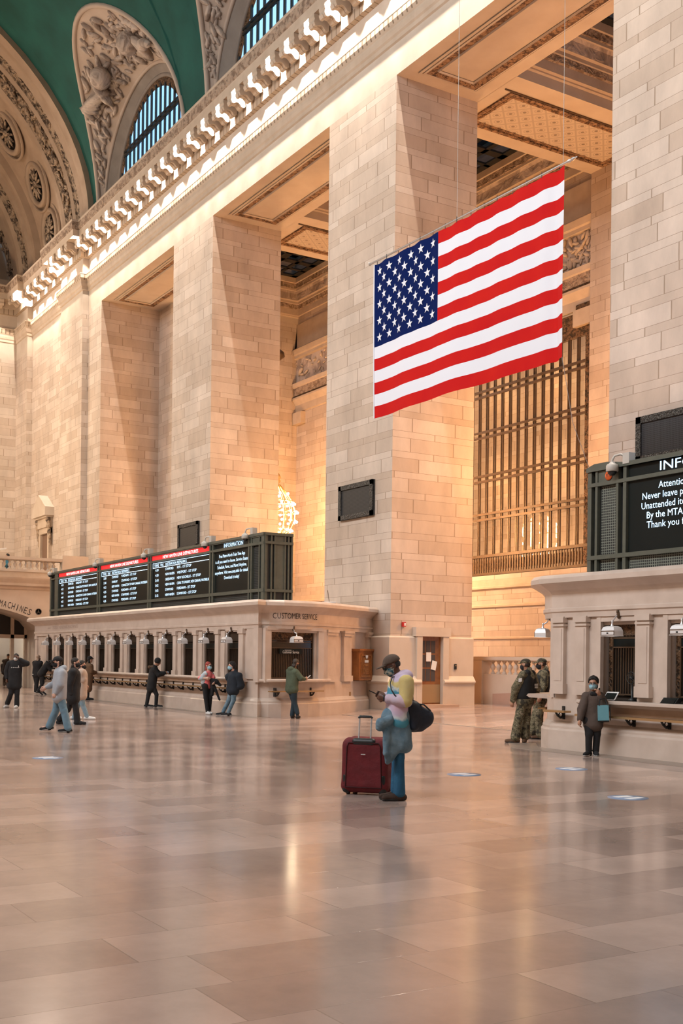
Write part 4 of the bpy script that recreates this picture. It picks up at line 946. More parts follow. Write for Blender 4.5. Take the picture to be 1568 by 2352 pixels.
ib = board('information_board', -16.04, -8, Yc, z0, z1, .9, [(-16.04, -15.94), (-15.84, -15.78), (-15.3, -15.24), (-15.12, -15.04), (-11.0, -10.9)], [(3.68, 3.76, -16.04, -8), (5.07, 5.14, -16.04, -8), (5.36, 5.44, -16.04, -8)], 'black information screen board with a mesh panel above the right booth', None)
mb = MB(); mb.box(-15.74, -15.3, Yc+.05, Yc+.058, 3.74, 5.06); mb.box(-15.74, -15.3, Yc+.05, Yc+.058, 3.46, 3.68); mb.box(-15.0, -8, Yc+.05, Yc+.058, 3.46, 3.68); mb.build('mesh_panels', meshgrille('wire_mesh', (.2, .22, .18), (.012, .014, .013), .05, .05, .26), ib)
mb = MB(); mb.box(-15.78, -15.3, Yc, Yc+.05, 5.14, 5.36); pl = mb.build('plate', m_green, ib)
mb = MB(); mb.lathe([(.005, .0), (.09, 0), (.09, .015), (.005, .016)], (-15.5, Yc-.002, 5.245), 24, 0, Matrix.Rotation(PI/2, 3, 'X')); em = mb.build('round_emblem', mat('orange_enamel', (.75, .12, .02), .4), pl)
mb = MB(); mb.text('MTA', .075, (-15.5, Yc-.02, 5.21), UX, UZ, width=.12); mb.build('lettering', m_black, pl)
mb = MB(); mb.box(-15.02, -11.0, Yc+.03, Yc+.05, 3.76, 5.07); mb.box(-15.02, -11.0, Yc+.03, Yc+.05, 5.14, 5.36); mb.build('information_screen', m_blackscreen, ib)
mb = MB(); y = Yc+.024; xc = -13.05; mb.text('INFORMATION', .17, (-14.27, y, 5.18), UX, UZ, width=2.3, align='LEFT'); mb.build('heading_lettering', m_led, ib)
for r, (t, x) in enumerate([('Attention Customers:', -14.3), ('Never leave packages or other items unattended.', -14.68), ('Unattended items are subject to a random search', -14.7), ('By the MTA Police Department.', -14.57), ('Thank you for your cooperation.', -14.57)]):
    mb = MB(); mb.text(t, .125, (x, y, 4.87-.175*r), UX, UZ, width=.077*len(t), align='LEFT', maxw=3.4); mb.build('text_line', m_led, ib)

mb = MB(); mb.extr([(-16.05, Yc-.05, 5.44), (-15.1, Yc-.05, 5.44), (-15.5, Yc-.05, 5.5), (-15.85, Yc-.05, 5.5)], (0, .6, 0)); mb.build('crest', m_green, ib)

# cameras on the boards
def make_cam():
    g = thing('security_camera', (0, 0, 0), 'x', 'camera')
    mb = MB(); mb.box(.1, .26, -.06, .1, 0, .2); mb.build('mount', m_camgrey, g)
    mb = MB(); mb.tube([(.12, 0, .14), (.04, -.05, .19), (-.06, -.1, .17), (-.1, -.12, .1), (-.1, -.12, .03)], .022, 8); mb.build('arm', m_camgrey, g)
    mb = MB(); mb.lathe([(.04, .06), (.06, .03), (.1, .01), (.115, -.02), (.115, -.11), (.105, -.12)], (-.1, -.12, 0), 18); mb.build('housing', m_camgrey, g)
    mb = MB(); mb.ell((-.1, -.12, -.12), (.085, .085, .08), None, 14, 8); mb.build('dome', mat('smoked_dome', (.015, .015, .016), .1), g)
    return g
cm = make_cam(); first_cam = True
for (x, y, z), lab in (((-50.2, 15.63, 5.45), 'dome camera on the far left end of the departures board'), ((-44.2, 15.63, 5.47), 'dome camera above the second departure screen, mounted on its left post'), ((-38.95, 15.63, 5.47), 'pale dome camera between the second and third departure screens'), ((-33.67, 15.63, 5.47), 'dome camera between the third departure screen and the information screen'), ((-30.75, 15.63, 5.47), 'dome camera at the right corner of the departures board'), ((-15.2, 15.4, 5.4), 'large dome camera on top of the right information board')):
    o = cm if first_cam else copy_tree(cm); first_cam = False
    o.location = (x, y, z); o['label'] = lab; o['group'] = 'dome cameras on the boards'

# small things on the counters
mb = MB(); mb.extr([(-15.55, 15.36, 1.03), (-15.25, 15.36, 1.03), (-15.25, 15.46, 1.17), (-15.55, 15.46, 1.17)], (0, .02, .01)); pt = tag(mb.build('payment_terminal', m_white), 'small white framed screen leaning on the right booth counter', 'terminal')
mb = MB(); mb.extr([(-15.53, 15.355, 1.045), (-15.27, 15.355, 1.045), (-15.27, 15.445, 1.16), (-15.53, 15.445, 1.16)], (0, -.004, 0)); mb.build('display', m_blackscreen, pt)
dk = thing('desk_fan', (-14.95, 15.5, 1.03), 'black desk fan standing on the right booth counter', 'fan')
mb = MB(); mb.lathe([(.07, 0), (.07, .03), (.025, .05), (.02, .3)], (-14.95, 15.5, 1.03), 14); mb.build('stand', m_black, dk)
mb = MB(); mb.tube([(-14.98+.11*math.cos(t), 15.5, 1.45+.11*math.sin(t)) for t in [i*PI/12 for i in range(25)]], .008, 6)
for i in range(12): mb.tube([(-14.98, 15.48, 1.45), (-14.98+.11*math.cos(i*PI/6), 15.5, 1.45+.11*math.sin(i*PI/6))], .004, 4)
mb.ell((-14.98, 15.52, 1.45), (.04, .05, .04)); mb.build('cage', m_black, dk)
mb = MB(); mb.extr([(-14.1, 15.3, 1.02), (-13.75, 15.3, 1.02), (-13.75, 15.4, 1.12), (-14.1, 15.4, 1.12)], (0, .12, -.0)); pt = tag(mb.build('card_terminal', m_black), 'black terminal at the right frame edge on the booth counter', 'terminal')
mb = MB(); mb.extr([(-14.07, 15.297, 1.03), (-13.78, 15.297, 1.03), (-13.78, 15.392, 1.11), (-14.07, 15.392, 1.11)], (0, -.003, .003)); mb.build('display', m_blackscreen, pt)

# chandeliers
def chandelier(c, label):
    g = thing('chandelier', (c.x, c.y, c.z-1.3), label, 'chandelier'); m_gold = mat('gilded_metal', (.75, .5, .22), .3, .7)
    prof = [(.16, 1.25), (.5, .85), (.82, .4), (.98, -.1), (.95, -.6), (.72, -1.05), (.5, -1.25)]
    for k in range(14):
        a = 2*PI*k/14; mb = MB(); mb.tube([(c.x+r*math.cos(a), c.y+r*math.sin(a), c.z+z) for r, z in prof], .03, 6); mb.build('rib', m_gold, g)
    mb = MB()
    for r, z in ((.82, .4), (.99, -.15), (.72, -1.05), (.5, -1.25)): mb.tube([(c.x+r*math.cos(t), c.y+r*math.sin(t), c.z+z) for t in [i*PI/16 for i in range(33)]], .035, 6)
    mb.build('hoop', m_gold, g)
    mb = MB(); mb.lathe([(.03, 1.95), (.16, 1.75), (.22, 1.62), (.12, 1.55), (.2, 1.45), (.1, 1.3), (.18, 1.15)], c, 12); mb.lathe([(.06, 1.2), (.06, -1.25)], c, 8); mb.build('stem', m_gold, g)
    mb = MB(); mb.tube([(c.x, c.y, c.z+1.9), (c.x, c.y, 22.4)], .035, 6); mb.lathe([(.04, 8.2), (.3, 8.0), (.34, 7.8), (.1, 7.6)], c, 12); mb.build('cable', m_bronze, g)
    for k in range(14):
        for r, z in ((.62, .78), (.92, .28), (1.08, -.15), (1.03, -.62), (.8, -1.08)):
            if (k+int(z*10)) % 2 and z > .7: continue
            a = 2*PI*(k+.5)/14; mb = MB(); mb.ell((c.x+r*math.cos(a), c.y+r*math.sin(a), c.z+z), (.06, .06, .06), None, 8, 6); mb.build('light_bulb', m_bulb, g)
chandelier(CH1, 'glowing melon shaped chandelier half hidden behind the second pillar')
chandelier(CH2, 'chandelier behind the big pillar, mirrored in the tall grilled window')

# flag
m_red = mat('flag_red', (.52, .01, .013), .85, var=(1.5, (.6, .018, .012)), spec=.1); m_wht = mat('flag_white', (.8, .82, .88), .85, spec=.1); m_blue = mat('flag_blue', (.002, .011, .085), .85, spec=.1); m_silver = mat('flag_pole_silver', (.7, .68, .66), .3, .8)
fl = thing('hanging_flag', (-18.4, 14, 7.2), 'large red white and blue striped flag with stars hanging from the ceiling', 'flag')
FX0, FX1, FZ0, FZ1, FY = -21.5, -15.28, 7.2, 10.67, 14.0
def fpt(u, v):   # u along, v from the top down; gentle folds growing to the free end and the hem
    x = FX0+(FX1-FX0)*u+.1*u*max(0, v-.6)
    y = FY+.03*math.sin(u*23)*v+.05*math.sin(u*9+1)*v*v+.10*math.exp(-((u-.955)/.025)**2)*(.3+.7*v)+.02*math.sin(u*60)*(1-v)
    return Vector((x, y, FZ1-(FZ1-FZ0)*v-.012*abs(math.sin(u*PI*14))*(v < .01)))
mb = MB(); NU = 120
for s in range(13):
    v0, v1 = s/13, (s+1)/13; u0 = .392 if s < 7 else 0.
    mb.grid(lambda a, b: tuple(fpt(u0+(1-u0)*a, v0+(v1-v0)*b)), NU if s >= 7 else 74, 2, s % 2)
mb.build('stripes', [m_red, m_wht], fl)
mb = MB(); mb.grid(lambda a, b: tuple(fpt(.392*a, 7/13*b)), 48, 14); ca = mb.build('canton', m_blue, fl)
mb = MB()
for r in range(9):
    for c in range(6 if r % 2 == 0 else 5):
        uu = .392*((c*2+1+(r % 2))/12); vv = 7/13*((r+1)/10); P = []
        for k in range(10):
            a = -PI/2+PI*k/5; R = (.108 if k % 2 == 0 else .043); q = fpt(uu+R*math.cos(a)/(FX1-FX0), vv+R*math.sin(a)/(FZ1-FZ0)); P.append(q+Vector((0, -.012, 0)))
        ctr = fpt(uu, vv)+Vector((0, -.014, 0)); mb.add([ctr]+P, [(0, 1+k, 1+(k+1) % 10) for k in range(10)])
mb.build('stars', m_wht, fl)
mb = MB(); mb.tube([fpt(0, v/20)+Vector((-.012, 0, 0)) for v in range(21)], .02, 6); mb.build('header_tape', m_wht, fl)
mb = MB(); mb.tube([(-21.7, FY, FZ1+.07), (-15.2, FY, FZ1+.03)], .022, 8); mb.lathe([(.03, 0), (.03, .05), (.012, .07), (.035, .12), (.005, .24)], (-15.2, FY, FZ1+.03), 8, 0, Matrix.Rotation(PI/2, 3, 'Y')); mb.lathe([(.03, 0), (.03, .06)], (-21.72, FY, FZ1+.07), 8, 0, Matrix.Rotation(PI/2, 3, 'Y')); mb.build('pole', m_silver, fl)
mb = MB()
for k in range(15):
    q = fpt((k+.2)/14.6, 0); mb.tube([q+Vector((0, 0, .1)), q+Vector((0, 0, -.02))], .008, 4)
mb.build('ties', m_black, fl)
for x, lab in ((-18.45, 'thin wire holding the middle of the flag pole'), (-15.32, 'thin wire holding the pointed end of the flag pole')):
    mb = MB(); mb.tube([(x, FY, FZ1+.06), (x, FY, 36)], .006, 4); tag(mb.build('hanging_wire', m_camgrey), lab, 'wire')
mb = MB(); mb.tube([(-21.7, FY, FZ1+.06), (-21.75, FY, FZ1+.14)], .006, 4); mb.build('ring', m_silver, fl)
mb = MB(); mb.tube([tuple(fpt(1, 1)), (-15.75, 14.7, 6.2), (-16.03, 15.4, 5.46)], .006, 4); tag(mb.build('tether_rope', m_camgrey), 'thin white rope running from the flag hem to the right board', 'rope')

# floor stickers
m_stk = mat('sticker_blue', (.2, .27, .4), .4); m_stw = mat('sticker_white', (.75, .77, .8), .4)
for (x, y), lab in (((-10.45, 10.78), 'blue and white floor sticker nearest the right booth corner of the floor'), ((-13.7, 10.65), 'pale floor sticker right of the man with the suitcase'), ((-13.65, 12.8), 'pale floor sticker in front of the woman with the blue bag'), ((-18.98, 5.85), 'small pale floor sticker on the open floor below the walking man')):
    mb = MB(); mb.lathe([(.26, 0), (.26, .004), (.005, .0045)], (x, y, 0), 28); st = tag(mb.build('floor_sticker', m_stk), lab, 'sticker', 'stickers on the floor')
    mb = MB()
    for dx, dy in ((-.09, 0), (.09, .02)): mb.box(x+dx-.055, x+dx+.055, y+dy-.13, y+dy+.13, .0045, .006)
    mb.build('footprints', m_stw, st)
mb = MB(); mb.extr([(-30.0, 17.75, 3.46), (-29.75, 18.1, 3.46), (-30.2, 18.4, 3.46), (-30.45, 18.0, 3.46)], (0, 0, .03)); bk = tag(mb.build('paper_stack', m_white), 'loose papers left on top of the booth cornice', 'papers')
mb = MB(); mb.tube([(-30.0, 18.0, 3.5), (-30.1, 18.0, 3.85)], .01, 5); mb.build('stick', m_bronze, bk)
for ch in kids+rkids: bpy.data.objects.remove(ch)
bpy.data.objects.remove(proto_w); bpy.data.objects.remove(proto_r)
# ================================================================ people: bodies and clothes as smooth implicit surfaces
def implicit(prims, h, amp=0., fr=9., seed=0):
    """prims: (kind, data, k, cuts). Smooth union of round cones and ellipsoids, meshed with surface nets."""
    lo = np.array([1e9]*3); hi = -lo
    for p in prims:
        if p[0] == 'c': a, b, ra, rb = p[1]; r = max(ra, rb); l, u = np.minimum(a, b)-r, np.maximum(a, b)+r
        else: c, r, R = p[1]; e = np.abs(R) @ r if R is not None else np.array(r); l, u = c-e, c+e
        if p[0] != 's': lo = np.minimum(lo, l); hi = np.maximum(hi, u)
    lo = lo-3*h-.03; hi = hi+3*h+.03; n = np.ceil((hi-lo)/h).astype(int)+1
    F = np.full(n, .5, np.float32); ax = [lo[i]+h*np.arange(n[i]) for i in range(3)]
    for p in prims:
        kind, d, k, cuts = p; pad = .09+k
        if kind == 'c': a, b, ra, rb = d; r = max(ra, rb); l, u = np.minimum(a, b)-r-pad, np.maximum(a, b)+r+pad
        else: c, r, R = d; e = np.abs(R) @ r if R is not None else np.array(r); l, u = c-e-pad, c+e+pad
        i0 = np.maximum(0, ((l-lo)/h).astype(int)); i1 = np.minimum(n, ((u-lo)/h).astype(int)+2)
        if (i1 <= i0).any(): continue
        sl = tuple(slice(i0[i], i1[i]) for i in range(3))
        X, Y, Z = np.meshgrid(*[ax[i][sl[i]] for i in range(3)], indexing='ij'); P = np.stack([X, Y, Z], -1)
        if kind == 'c':
            ba = b-a; q = P-a; t = np.clip((q @ ba)/max(1e-9, ba @ ba), 0, 1); D = np.linalg.norm(q-t[..., None]*ba, axis=-1)-(ra+(rb-ra)*t)
        else:
            q = P-c
            if R is not None: q = q @ R
            k0 = np.linalg.norm(q/r, axis=-1); k1 = np.linalg.norm(q/(np.array(r)**2), axis=-1); D = k0*(k0-1)/np.maximum(k1, 1e-6)
        for (cn, co) in cuts: D = np.maximum(D, co-(P @ cn))
        G = F[sl]
        if kind == 's': F[sl] = np.maximum(G, -D)
        elif k > 0:
            hh = np.clip(.5+.5*(D-G)/k, 0, 1); F[sl] = D*(1-hh)+G*hh-k*hh*(1-hh)
        else: F[sl] = np.minimum(G, D)
    if amp:
        r2 = np.random.RandomState(seed); X, Y, Z = np.meshgrid(*ax, indexing='ij'); W = 0
        for q in range(5):
            d = r2.normal(size=3); d /= np.linalg.norm(d); d[2] *= .6; w = fr*(1+.45*q); W = W+np.sin((X*d[0]+Y*d[1]+Z*d[2])*w+r2.rand()*6)/(1+.3*q)
        F = F+amp*W*.5
    S = F < 0; nx, ny, nz = np.array(S.shape)-1
    acc = np.zeros((nx, ny, nz, 3)); cnt = np.zeros((nx, ny, nz)); cs = [(0, 0, 0), (1, 0, 0), (0, 1, 0), (1, 1, 0), (0, 0, 1), (1, 0, 1), (0, 1, 1), (1, 1, 1)]
    g = lambda A, c: A[c[0]:c[0]+nx, c[1]:c[1]+ny, c[2]:c[2]+nz]
    for i in range(8):
        for a_ in range(3):
            j = i | (1 << a_)
            if j == i: continue
            fa, fb = g(F, cs[i]), g(F, cs[j]); m_ = g(S, cs[i]) != g(S, cs[j]); t = np.where(m_, fa/np.where(m_, fa-fb, 1), 0); cnt += m_
            for b_ in range(3): acc[..., b_] += m_*(cs[i][b_]+(t if b_ == a_ else 0))
    act = cnt > 0; idx = np.full(act.shape, -1); idx[act] = np.arange(act.sum()); ii = np.argwhere(act)
    V = lo+h*(ii+acc[act]/cnt[act][:, None]); Q = []
    for a_ in range(3):
        b_, c_ = (a_+1) % 3, (a_+2) % 3; e = [0, 0, 0]; e[a_] = 1
        s0 = S[:S.shape[0]-e[0], :S.shape[1]-e[1], :S.shape[2]-e[2]]; s1 = S[e[0]:, e[1]:, e[2]:]; E = np.argwhere(s0 != s1)
        ok = (E[:, b_] > 0) & (E[:, c_] > 0) & (E[:, b_] < act.shape[b_]) & (E[:, c_] < act.shape[c_]); E = E[ok]; f_ = s0[tuple(E.T)]
        def at_(db, dc): q = E.copy(); q[:, b_] -= db; q[:, c_] -= dc; return idx[tuple(q.T)]
        q = np.stack([at_(0, 0), at_(1, 0), at_(1, 1), at_(0, 1)], 1); q[~f_] = q[~f_][:, ::-1]; Q.append(q)
    Q = np.concatenate(Q); Q = Q[(Q >= 0).all(1)]
    return V, Q[:, ::-1] if False else Q
def imp_obj(name, prims, m_, parent, h=.012, amp=0., fr=9., seed=0):
    V, Q = implicit(prims, h, amp, fr, seed); iv = WM[parent].inverted() if parent is not None else Matrix()
    A = np.array(iv); V = V @ A[:3, :3].T+A[:3, 3]
    me = bpy.data.meshes.new(name); me.from_pydata(V.tolist(), [], Q.tolist()); me.materials.append(m_); me.polygons.foreach_set('use_smooth', [True]*len(me.polygons)); me.update()
    o = link(bpy.data.objects.new(name, me))
    if parent is not None: o.parent = parent; WM[o] = WM[parent]
    else: WM[o] = Matrix()
    return o
def con(a, b, ra, rb=None, k=.03, cuts=()): return ('c', (np.array(a, float), np.array(b, float), ra, ra if rb is None else rb), k, cuts)
def elp(c, r, R=None, k=.02, cuts=()): return ('e', (np.array(c, float), np.array(r, float), R), k, cuts)
CFV, CRV, UPV = np.array(cf), np.array(cr), np.array((0, 0, 1.))
def denim(name, c1, c2): return mat(name, c1, .85, var=(6., c2, .22), bump=(14, .3, 4))
def fab(name, c, c2=None, rough=.85): return mat(name, c, rough, var=(6., c2 or tuple(q*.7 for q in c)), bump=(12, .22, 3))
m_camo = None
def camo():
    M = bpy.data.materials.new('camouflage_cloth'); M.use_nodes = True; nt = M.node_tree; b = nt.nodes['Principled BSDF']; L = nt.links.new
    tc = N(nt, 'ShaderNodeTexCoord'); n = N(nt, 'ShaderNodeTexNoise'); n.inputs['Scale'].default_value = 9; n.inputs['Detail'].default_value = 3; L(tc.outputs['Object'], n.inputs['Vector'])
    r = N(nt, 'ShaderNodeValToRGB'); r.color_ramp.interpolation = 'CONSTANT'; e = r.color_ramp.elements; e[0].position = 0; e[0].color = (.035, .03, .02, 1); e[1].position = .42; e[1].color = (.11, .095, .055, 1)
    for p, c in ((.5, (.19, .165, .10, 1)), (.56, (.08, .075, .04, 1)), (.62, (.26, .22, .15, 1))): q = e.new(p); q.color = c
    L(n.outputs['Fac'], r.inputs['Fac']); L(r.outputs[0], b.inputs['Base Color']); b.inputs['Roughness'].default_value = .9; return M
def tiedye(stops, k=1.5, amp=.55):
    M = bpy.data.materials.new('tie_dye_cloth'); M.use_nodes = True; nt = M.node_tree; b = nt.nodes['Principled BSDF']; L = nt.links.new
    tc = N(nt, 'ShaderNodeTexCoord'); n = N(nt, 'ShaderNodeTexNoise'); n.inputs['Scale'].default_value = 4.2; n.inputs['Detail'].default_value = 6; n.inputs['Distortion'].default_value = .5; L(tc.outputs['Object'], n.inputs['Vector'])
    sx = N(nt, 'ShaderNodeSeparateXYZ'); L(tc.outputs['Object'], sx.inputs[0])
    # bands of dye run down the garment, broken up by the noise
    s = math_node(nt, 'ADD', math_node(nt, 'MULTIPLY', math_node(nt, 'SUBTRACT', 1.6, sx.outputs[2]), k), math_node(nt, 'MULTIPLY', math_node(nt, 'SUBTRACT', n.outputs['Fac'], .5), amp))
    r = N(nt, 'ShaderNodeValToRGB'); e = r.color_ramp.elements; e[0].position = stops[0][0]; e[0].color = c4(stops[0][1]); e[1].position = stops[-1][0]; e[1].color = c4(stops[-1][1])
    for p, c in stops[1:-1]: q = e.new(p); q.color = c4(c)
    L(s, r.inputs['Fac']); L(r.outputs[0], b.inputs['Base Color']); b.inputs['Roughness'].default_value = .9; return M
SKIN = {'d': mat('skin_dark', (.11, .045, .025), .5), 'm': mat('skin_tan', (.42, .22, .14), .5), 'l': mat('skin_light', (.6, .36, .27), .5)}
m_blackcl = fab('black_cloth', (.008, .008, .009), (.016, .016, .018)); m_hair = mat('black_hair', (.008, .006, .005), .5, bump=(70, .5)); m_maskb = mat('surgical_mask', (.3, .52, .62), .8); m_eye = mat('eye_dark', (.01, .008, .006), .2)
m_solew = mat('white_rubber', (.7, .69, .67), .6)

class Person:
    def __init__(s, label, org, sc_, foot, facing, J, skin='m', h=.012, z0=0., hp=0., P=None, wide=1., name='person', ppm=None, group=None):
        s.ox, s.oy, s.sc = org[0], org[1], sc_; s.fx, s.fy = foot; s.h = h
        d = cf+CR*((s.fx-784)/FPX)-CU*((s.fy-CY)/FPX)
        if P is None: t = (z0-CAMH)/d.z; s.P = np.array(Vector((0, 0, CAMH))+d*t)
        else: s.P = np.array(P, float); t = (Vector(P)-Vector((0, 0, CAMH))).dot(cf)
        s.ppm = FPX/t
        f = np.array(facing, float); f /= np.linalg.norm(f); s.f2 = f; s.fw = CRV*f[0]+CFV*f[1]; s.rt = CRV*f[1]-CFV*f[0]
        s.J = {}
        for k, v in J.items():
            s.J[k] = s.pt(*v)
        j = s.J; nk, pv = j['neck'], j['pel']; ax = nk-pv; ax /= np.linalg.norm(ax); s.up = ax
        for sd, sg in (('L', -1), ('R', 1)):
            if 's'+sd not in j: j['s'+sd] = nk+s.rt*sg*.175*wide-ax*.07
            if 'h'+sd not in j: j['h'+sd] = pv+s.rt*sg*.085
        hd = j['head']; s.hup = np.array([0, 0, 1.]); c, q = math.cos(hp), math.sin(hp)
        s.hf = s.fw*c-UPV*q; s.hu = UPV*c+s.fw*q; s.HR = np.stack([s.rt, s.hf, s.hu], 1)
        s.root = thing(name, tuple(s.P), label, 'person', group); s.skin = SKIN[skin]; s.w = wide
    def pt(s, x, y, w=0.):
        px, py = s.ox+x/s.sc, s.oy+y/s.sc; z = (s.fy-py)/s.ppm; u = (px-s.fx)/s.ppm-.0115*z
        return s.P+CRV*u+CFV*w+UPV*z
    def H(s, r, f, u): return s.J['head']+s.rt*r+s.hf*f+s.hu*u
    def add(s, name, prims, m_, h=None, amp=0., fr=14., par=None): return imp_obj(name, prims, m_, par or s.root, h or s.h, amp, fr, len(name)*7+int(s.fx))
    def hand(s, sd, dirn=None, curl=.9):
        j = s.J; w = j['w'+sd]; e = j['e'+sd]; d = (w-e); d /= np.linalg.norm(d)
        if 'p'+sd in j: d = j['p'+sd]-w; d /= np.linalg.norm(d)
        pn = s.rt*(-1 if sd == 'R' else 1)-d*np.dot(s.rt*(-1 if sd == 'R' else 1), d); pn /= np.linalg.norm(pn)+1e-9; sdv = np.cross(d, pn)
        if np.dot(sdv, s.fw) < 0: sdv = -sdv
        out = [con(w, w+d*.075, .03, .036, .015), con(w+d*.02+sdv*.012, w+d*.08+sdv*.025, .024, .026, .015), con(w+d*.02-sdv*.012, w+d*.08-sdv*.022, .024, .024, .015)]
        for q in range(4):
            o = sdv*(.032-.021*q); ln = (.04, .046, .042, .032)[q]; a = w+d*.085+o; b = a+d*ln*math.cos(curl*.5)+pn*ln*math.sin(curl*.5); c = b+d*ln*.8*math.cos(curl*1.3)+pn*ln*.8*math.sin(curl*1.3)
            out += [con(a-d*.02, b, .0115, .0105, .006), con(b, c, .0105, .009, .006)]
        a = w+d*.025+sdv*.03; b = a+d*.035+sdv*.03+pn*.012; c = b+d*.035+pn*.02-sdv*.004
        out += [con(a, b, .016, .013, .01), con(b, c, .0125, .01, .006)]
        return out
    def body(s):
        j = s.J; U = s.up; p = []
        nk, pv = j['neck'], j['pel']; fw = s.fw
        for sd, sg in (('L', -1), ('R', 1)):
            S_, E, W_, Hp, K, A = (j[q+sd] for q in 'sewhka')
            p += [con(nk+s.rt*sg*.06-U*.14, Hp+U*.09, .10*s.w, .095*s.w, .07), con(nk-U*.03, S_, .055, .06, .05), con(S_, E, .05, .04, .03), con(E, W_, .038, .027, .015)]
            p += [con(Hp, K, .085, .055, .05), con(K, A, .053, .036, .02), con(A, A-UPV*.04+j.get('t'+sd, A+fw*.15)*0, .036, .034, .02)]
            tp = j.get('t'+sd); td = (tp-A) if tp is not None else fw*.16-UPV*.04; td = td-UPV*td[2]*.2; ln = np.linalg.norm(td)
            p += [con(A-UPV*.035, A+td*min(1., .15/max(ln, .01))-UPV*.02, .034, .026, .02)]
            p += s.hand(sd)
        p += [con(pv+U*.02, nk-U*.1, .1*s.w, .105*s.w, .06), con(nk-U*.03, s.H(0, -.015, -.06), .055, .052, .03)]
        H = s.H
        p += [elp(H(0, -.005, .035), (.075, .097, .09), s.HR, .03), elp(H(0, .025, -.05), (.055, .07, .068), s.HR, .03), con(H(0, .085, .012), H(0, .112, -.022), .011, .016, .012), elp(H(0, .08, .03), (.05, .02, .012), s.HR, .015), elp(H(0, .082, -.055), (.026, .014, .01), s.HR, .01), elp(H(0, .07, -.105), (.024, .02, .018), s.HR, .02)]
        for sg in (-1, 1): p += [elp(H(sg*.077, -.008, -.002), (.012, .024, .033), s.HR, .008), ('s', (H(sg*.032, .103, .012), np.array((.016, .014, .01)), s.HR), 0, ())]
        o = s.add('body', p, s.skin)
        e = [elp(H(sg*.032, .082, .012), (.013, .012, .009), s.HR, 0) for sg in (-1, 1)]
        s.add('eyes', e, m_eye, .004)
        return o
    def hair(s, m_=None, big=.014, low=-.02, back=-.09):
        H = s.H; cut = [(-s.hf*.75+s.hu*.66, (-s.hf*.75+s.hu*.66) @ H(0, .045, .045) )]
        p = [elp(H(0, -.008, .04), (.078+big, .1+big, .092+big), s.HR, .02, cut), elp(H(0, -.05, back), (.07+big*.5, .055, .07), s.HR, .03)]
        return s.add('hair', p, m_ or m_hair, .009, .006, 60)
    def mask(s, m_):
        cut = [(s.hf, s.hf @ s.H(0, .012, 0)), (-s.hu, -s.hu @ s.H(0, 0, .005))]
        p = [elp(s.H(0, .038, -.05), (.069, .082, .068), s.HR, .01, cut), con(s.H(0, .1, -.01), s.H(0, .118, -.05), .016, .014, .02)]
        o = s.add('face_mask', p, m_, .008)
        mb = MB()
        for sg in (-1, 1):
            for u in (-.01, -.075): mb.tube([s.H(sg*.062, .04, u), s.H(sg*.08, .0, -.005+u*.2), s.H(sg*.082, -.03, .0)], .0035, 5)
        mb.build('ear_loops', m_, s.root); return o
    def cap(s, m_, brim=1., flat=False):
        H = s.H; cut = [(s.hu, s.hu @ H(0, 0, .042))]
        p = [elp(H(0, -.008, .055 if not flat else .065), (.088, .112, .09 if not flat else .075), s.HR, .01, cut), con(H(-.04, .09, .05), H(.04, .09, .05), .018, .018, .02)]
        o = s.add('cap', p, m_, .009)
        if brim: imp_obj('cap_brim', [elp(H(0, .12, .038), (.075, .085*brim, .012), s.HR, 0, [(s.hf, s.hf @ H(0, .07, 0))])], m_, o, .008)
        return o
    def top(s, m_, name='jacket', ex=.024, hem=.05, amp=.006, hood=False, sleeve=.9, puff=0., collar=False, belly=0., msl=None, mfa=None):
        j = s.J; U = s.up; p = []; nk, pv = j['neck'], j['pel']
        hb = pv-U*hem
        for sd, sg in (('L', -1), ('R', 1)):
            S_, E, W_ = (j[q+sd] for q in 'sew')
            p += [con(nk+s.rt*sg*.065*s.w-U*.14, hb+s.rt*sg*.075*s.w, .10*s.w+ex, .105*s.w+ex+puff*.5, .06), con(nk-U*.04, S_, .05+ex, .055+ex, .05)]
            a_ = [con(S_-U*.005, E, .06+ex+puff, .047+ex+puff, .02)]
            b_ = []
            if sleeve > .2: b_ = [con(E, E+(W_-E)*sleeve, .047+ex+puff, .034+ex*.8, .012), con(E+(W_-E)*(sleeve-.06), E+(W_-E)*sleeve, .034+ex*.6, .036+ex*.6, .01)]
            if not mfa: a_ += b_
            else: s.add('forearm_sleeve', b_, mfa, None, amp*1.2, 20)
            s.add('sleeve', a_, msl or m_, None, amp*1.2, 20)
        p += [con(nk-U*.13, hb, .105*s.w+ex, .11*s.w+ex+belly, .06), con(nk-U*.05, nk+U*.005, .075+ex*.4, .062, .03)]
        if hood: p += [elp(nk-s.fw*.07+U*.015, (.11, .075, .075), np.stack([s.rt, s.fw, U], 1), .03), con(nk+s.rt*.06+s.fw*.03-U*.02, nk-s.rt*.06+s.fw*.03-U*.02, .03, .03, .03), con(nk+s.rt*.07+s.fw*.02, nk+s.rt*.05-s.fw*.09+U*.01, .035, .04, .03), con(nk-s.rt*.07+s.fw*.02, nk-s.rt*.05-s.fw*.09+U*.01, .035, .04, .03)]
        if collar: p += [con(nk+U*.02-s.fw*.02, nk+U*.05-s.fw*.02, .075, .072, .02)]
        return s.add(name, p, m_, None, amp)
    def coat(s, m_, name='coat', ln=.55, **kw):
        return s.top(m_, name, kw.pop('ex', .04), ln, **kw)
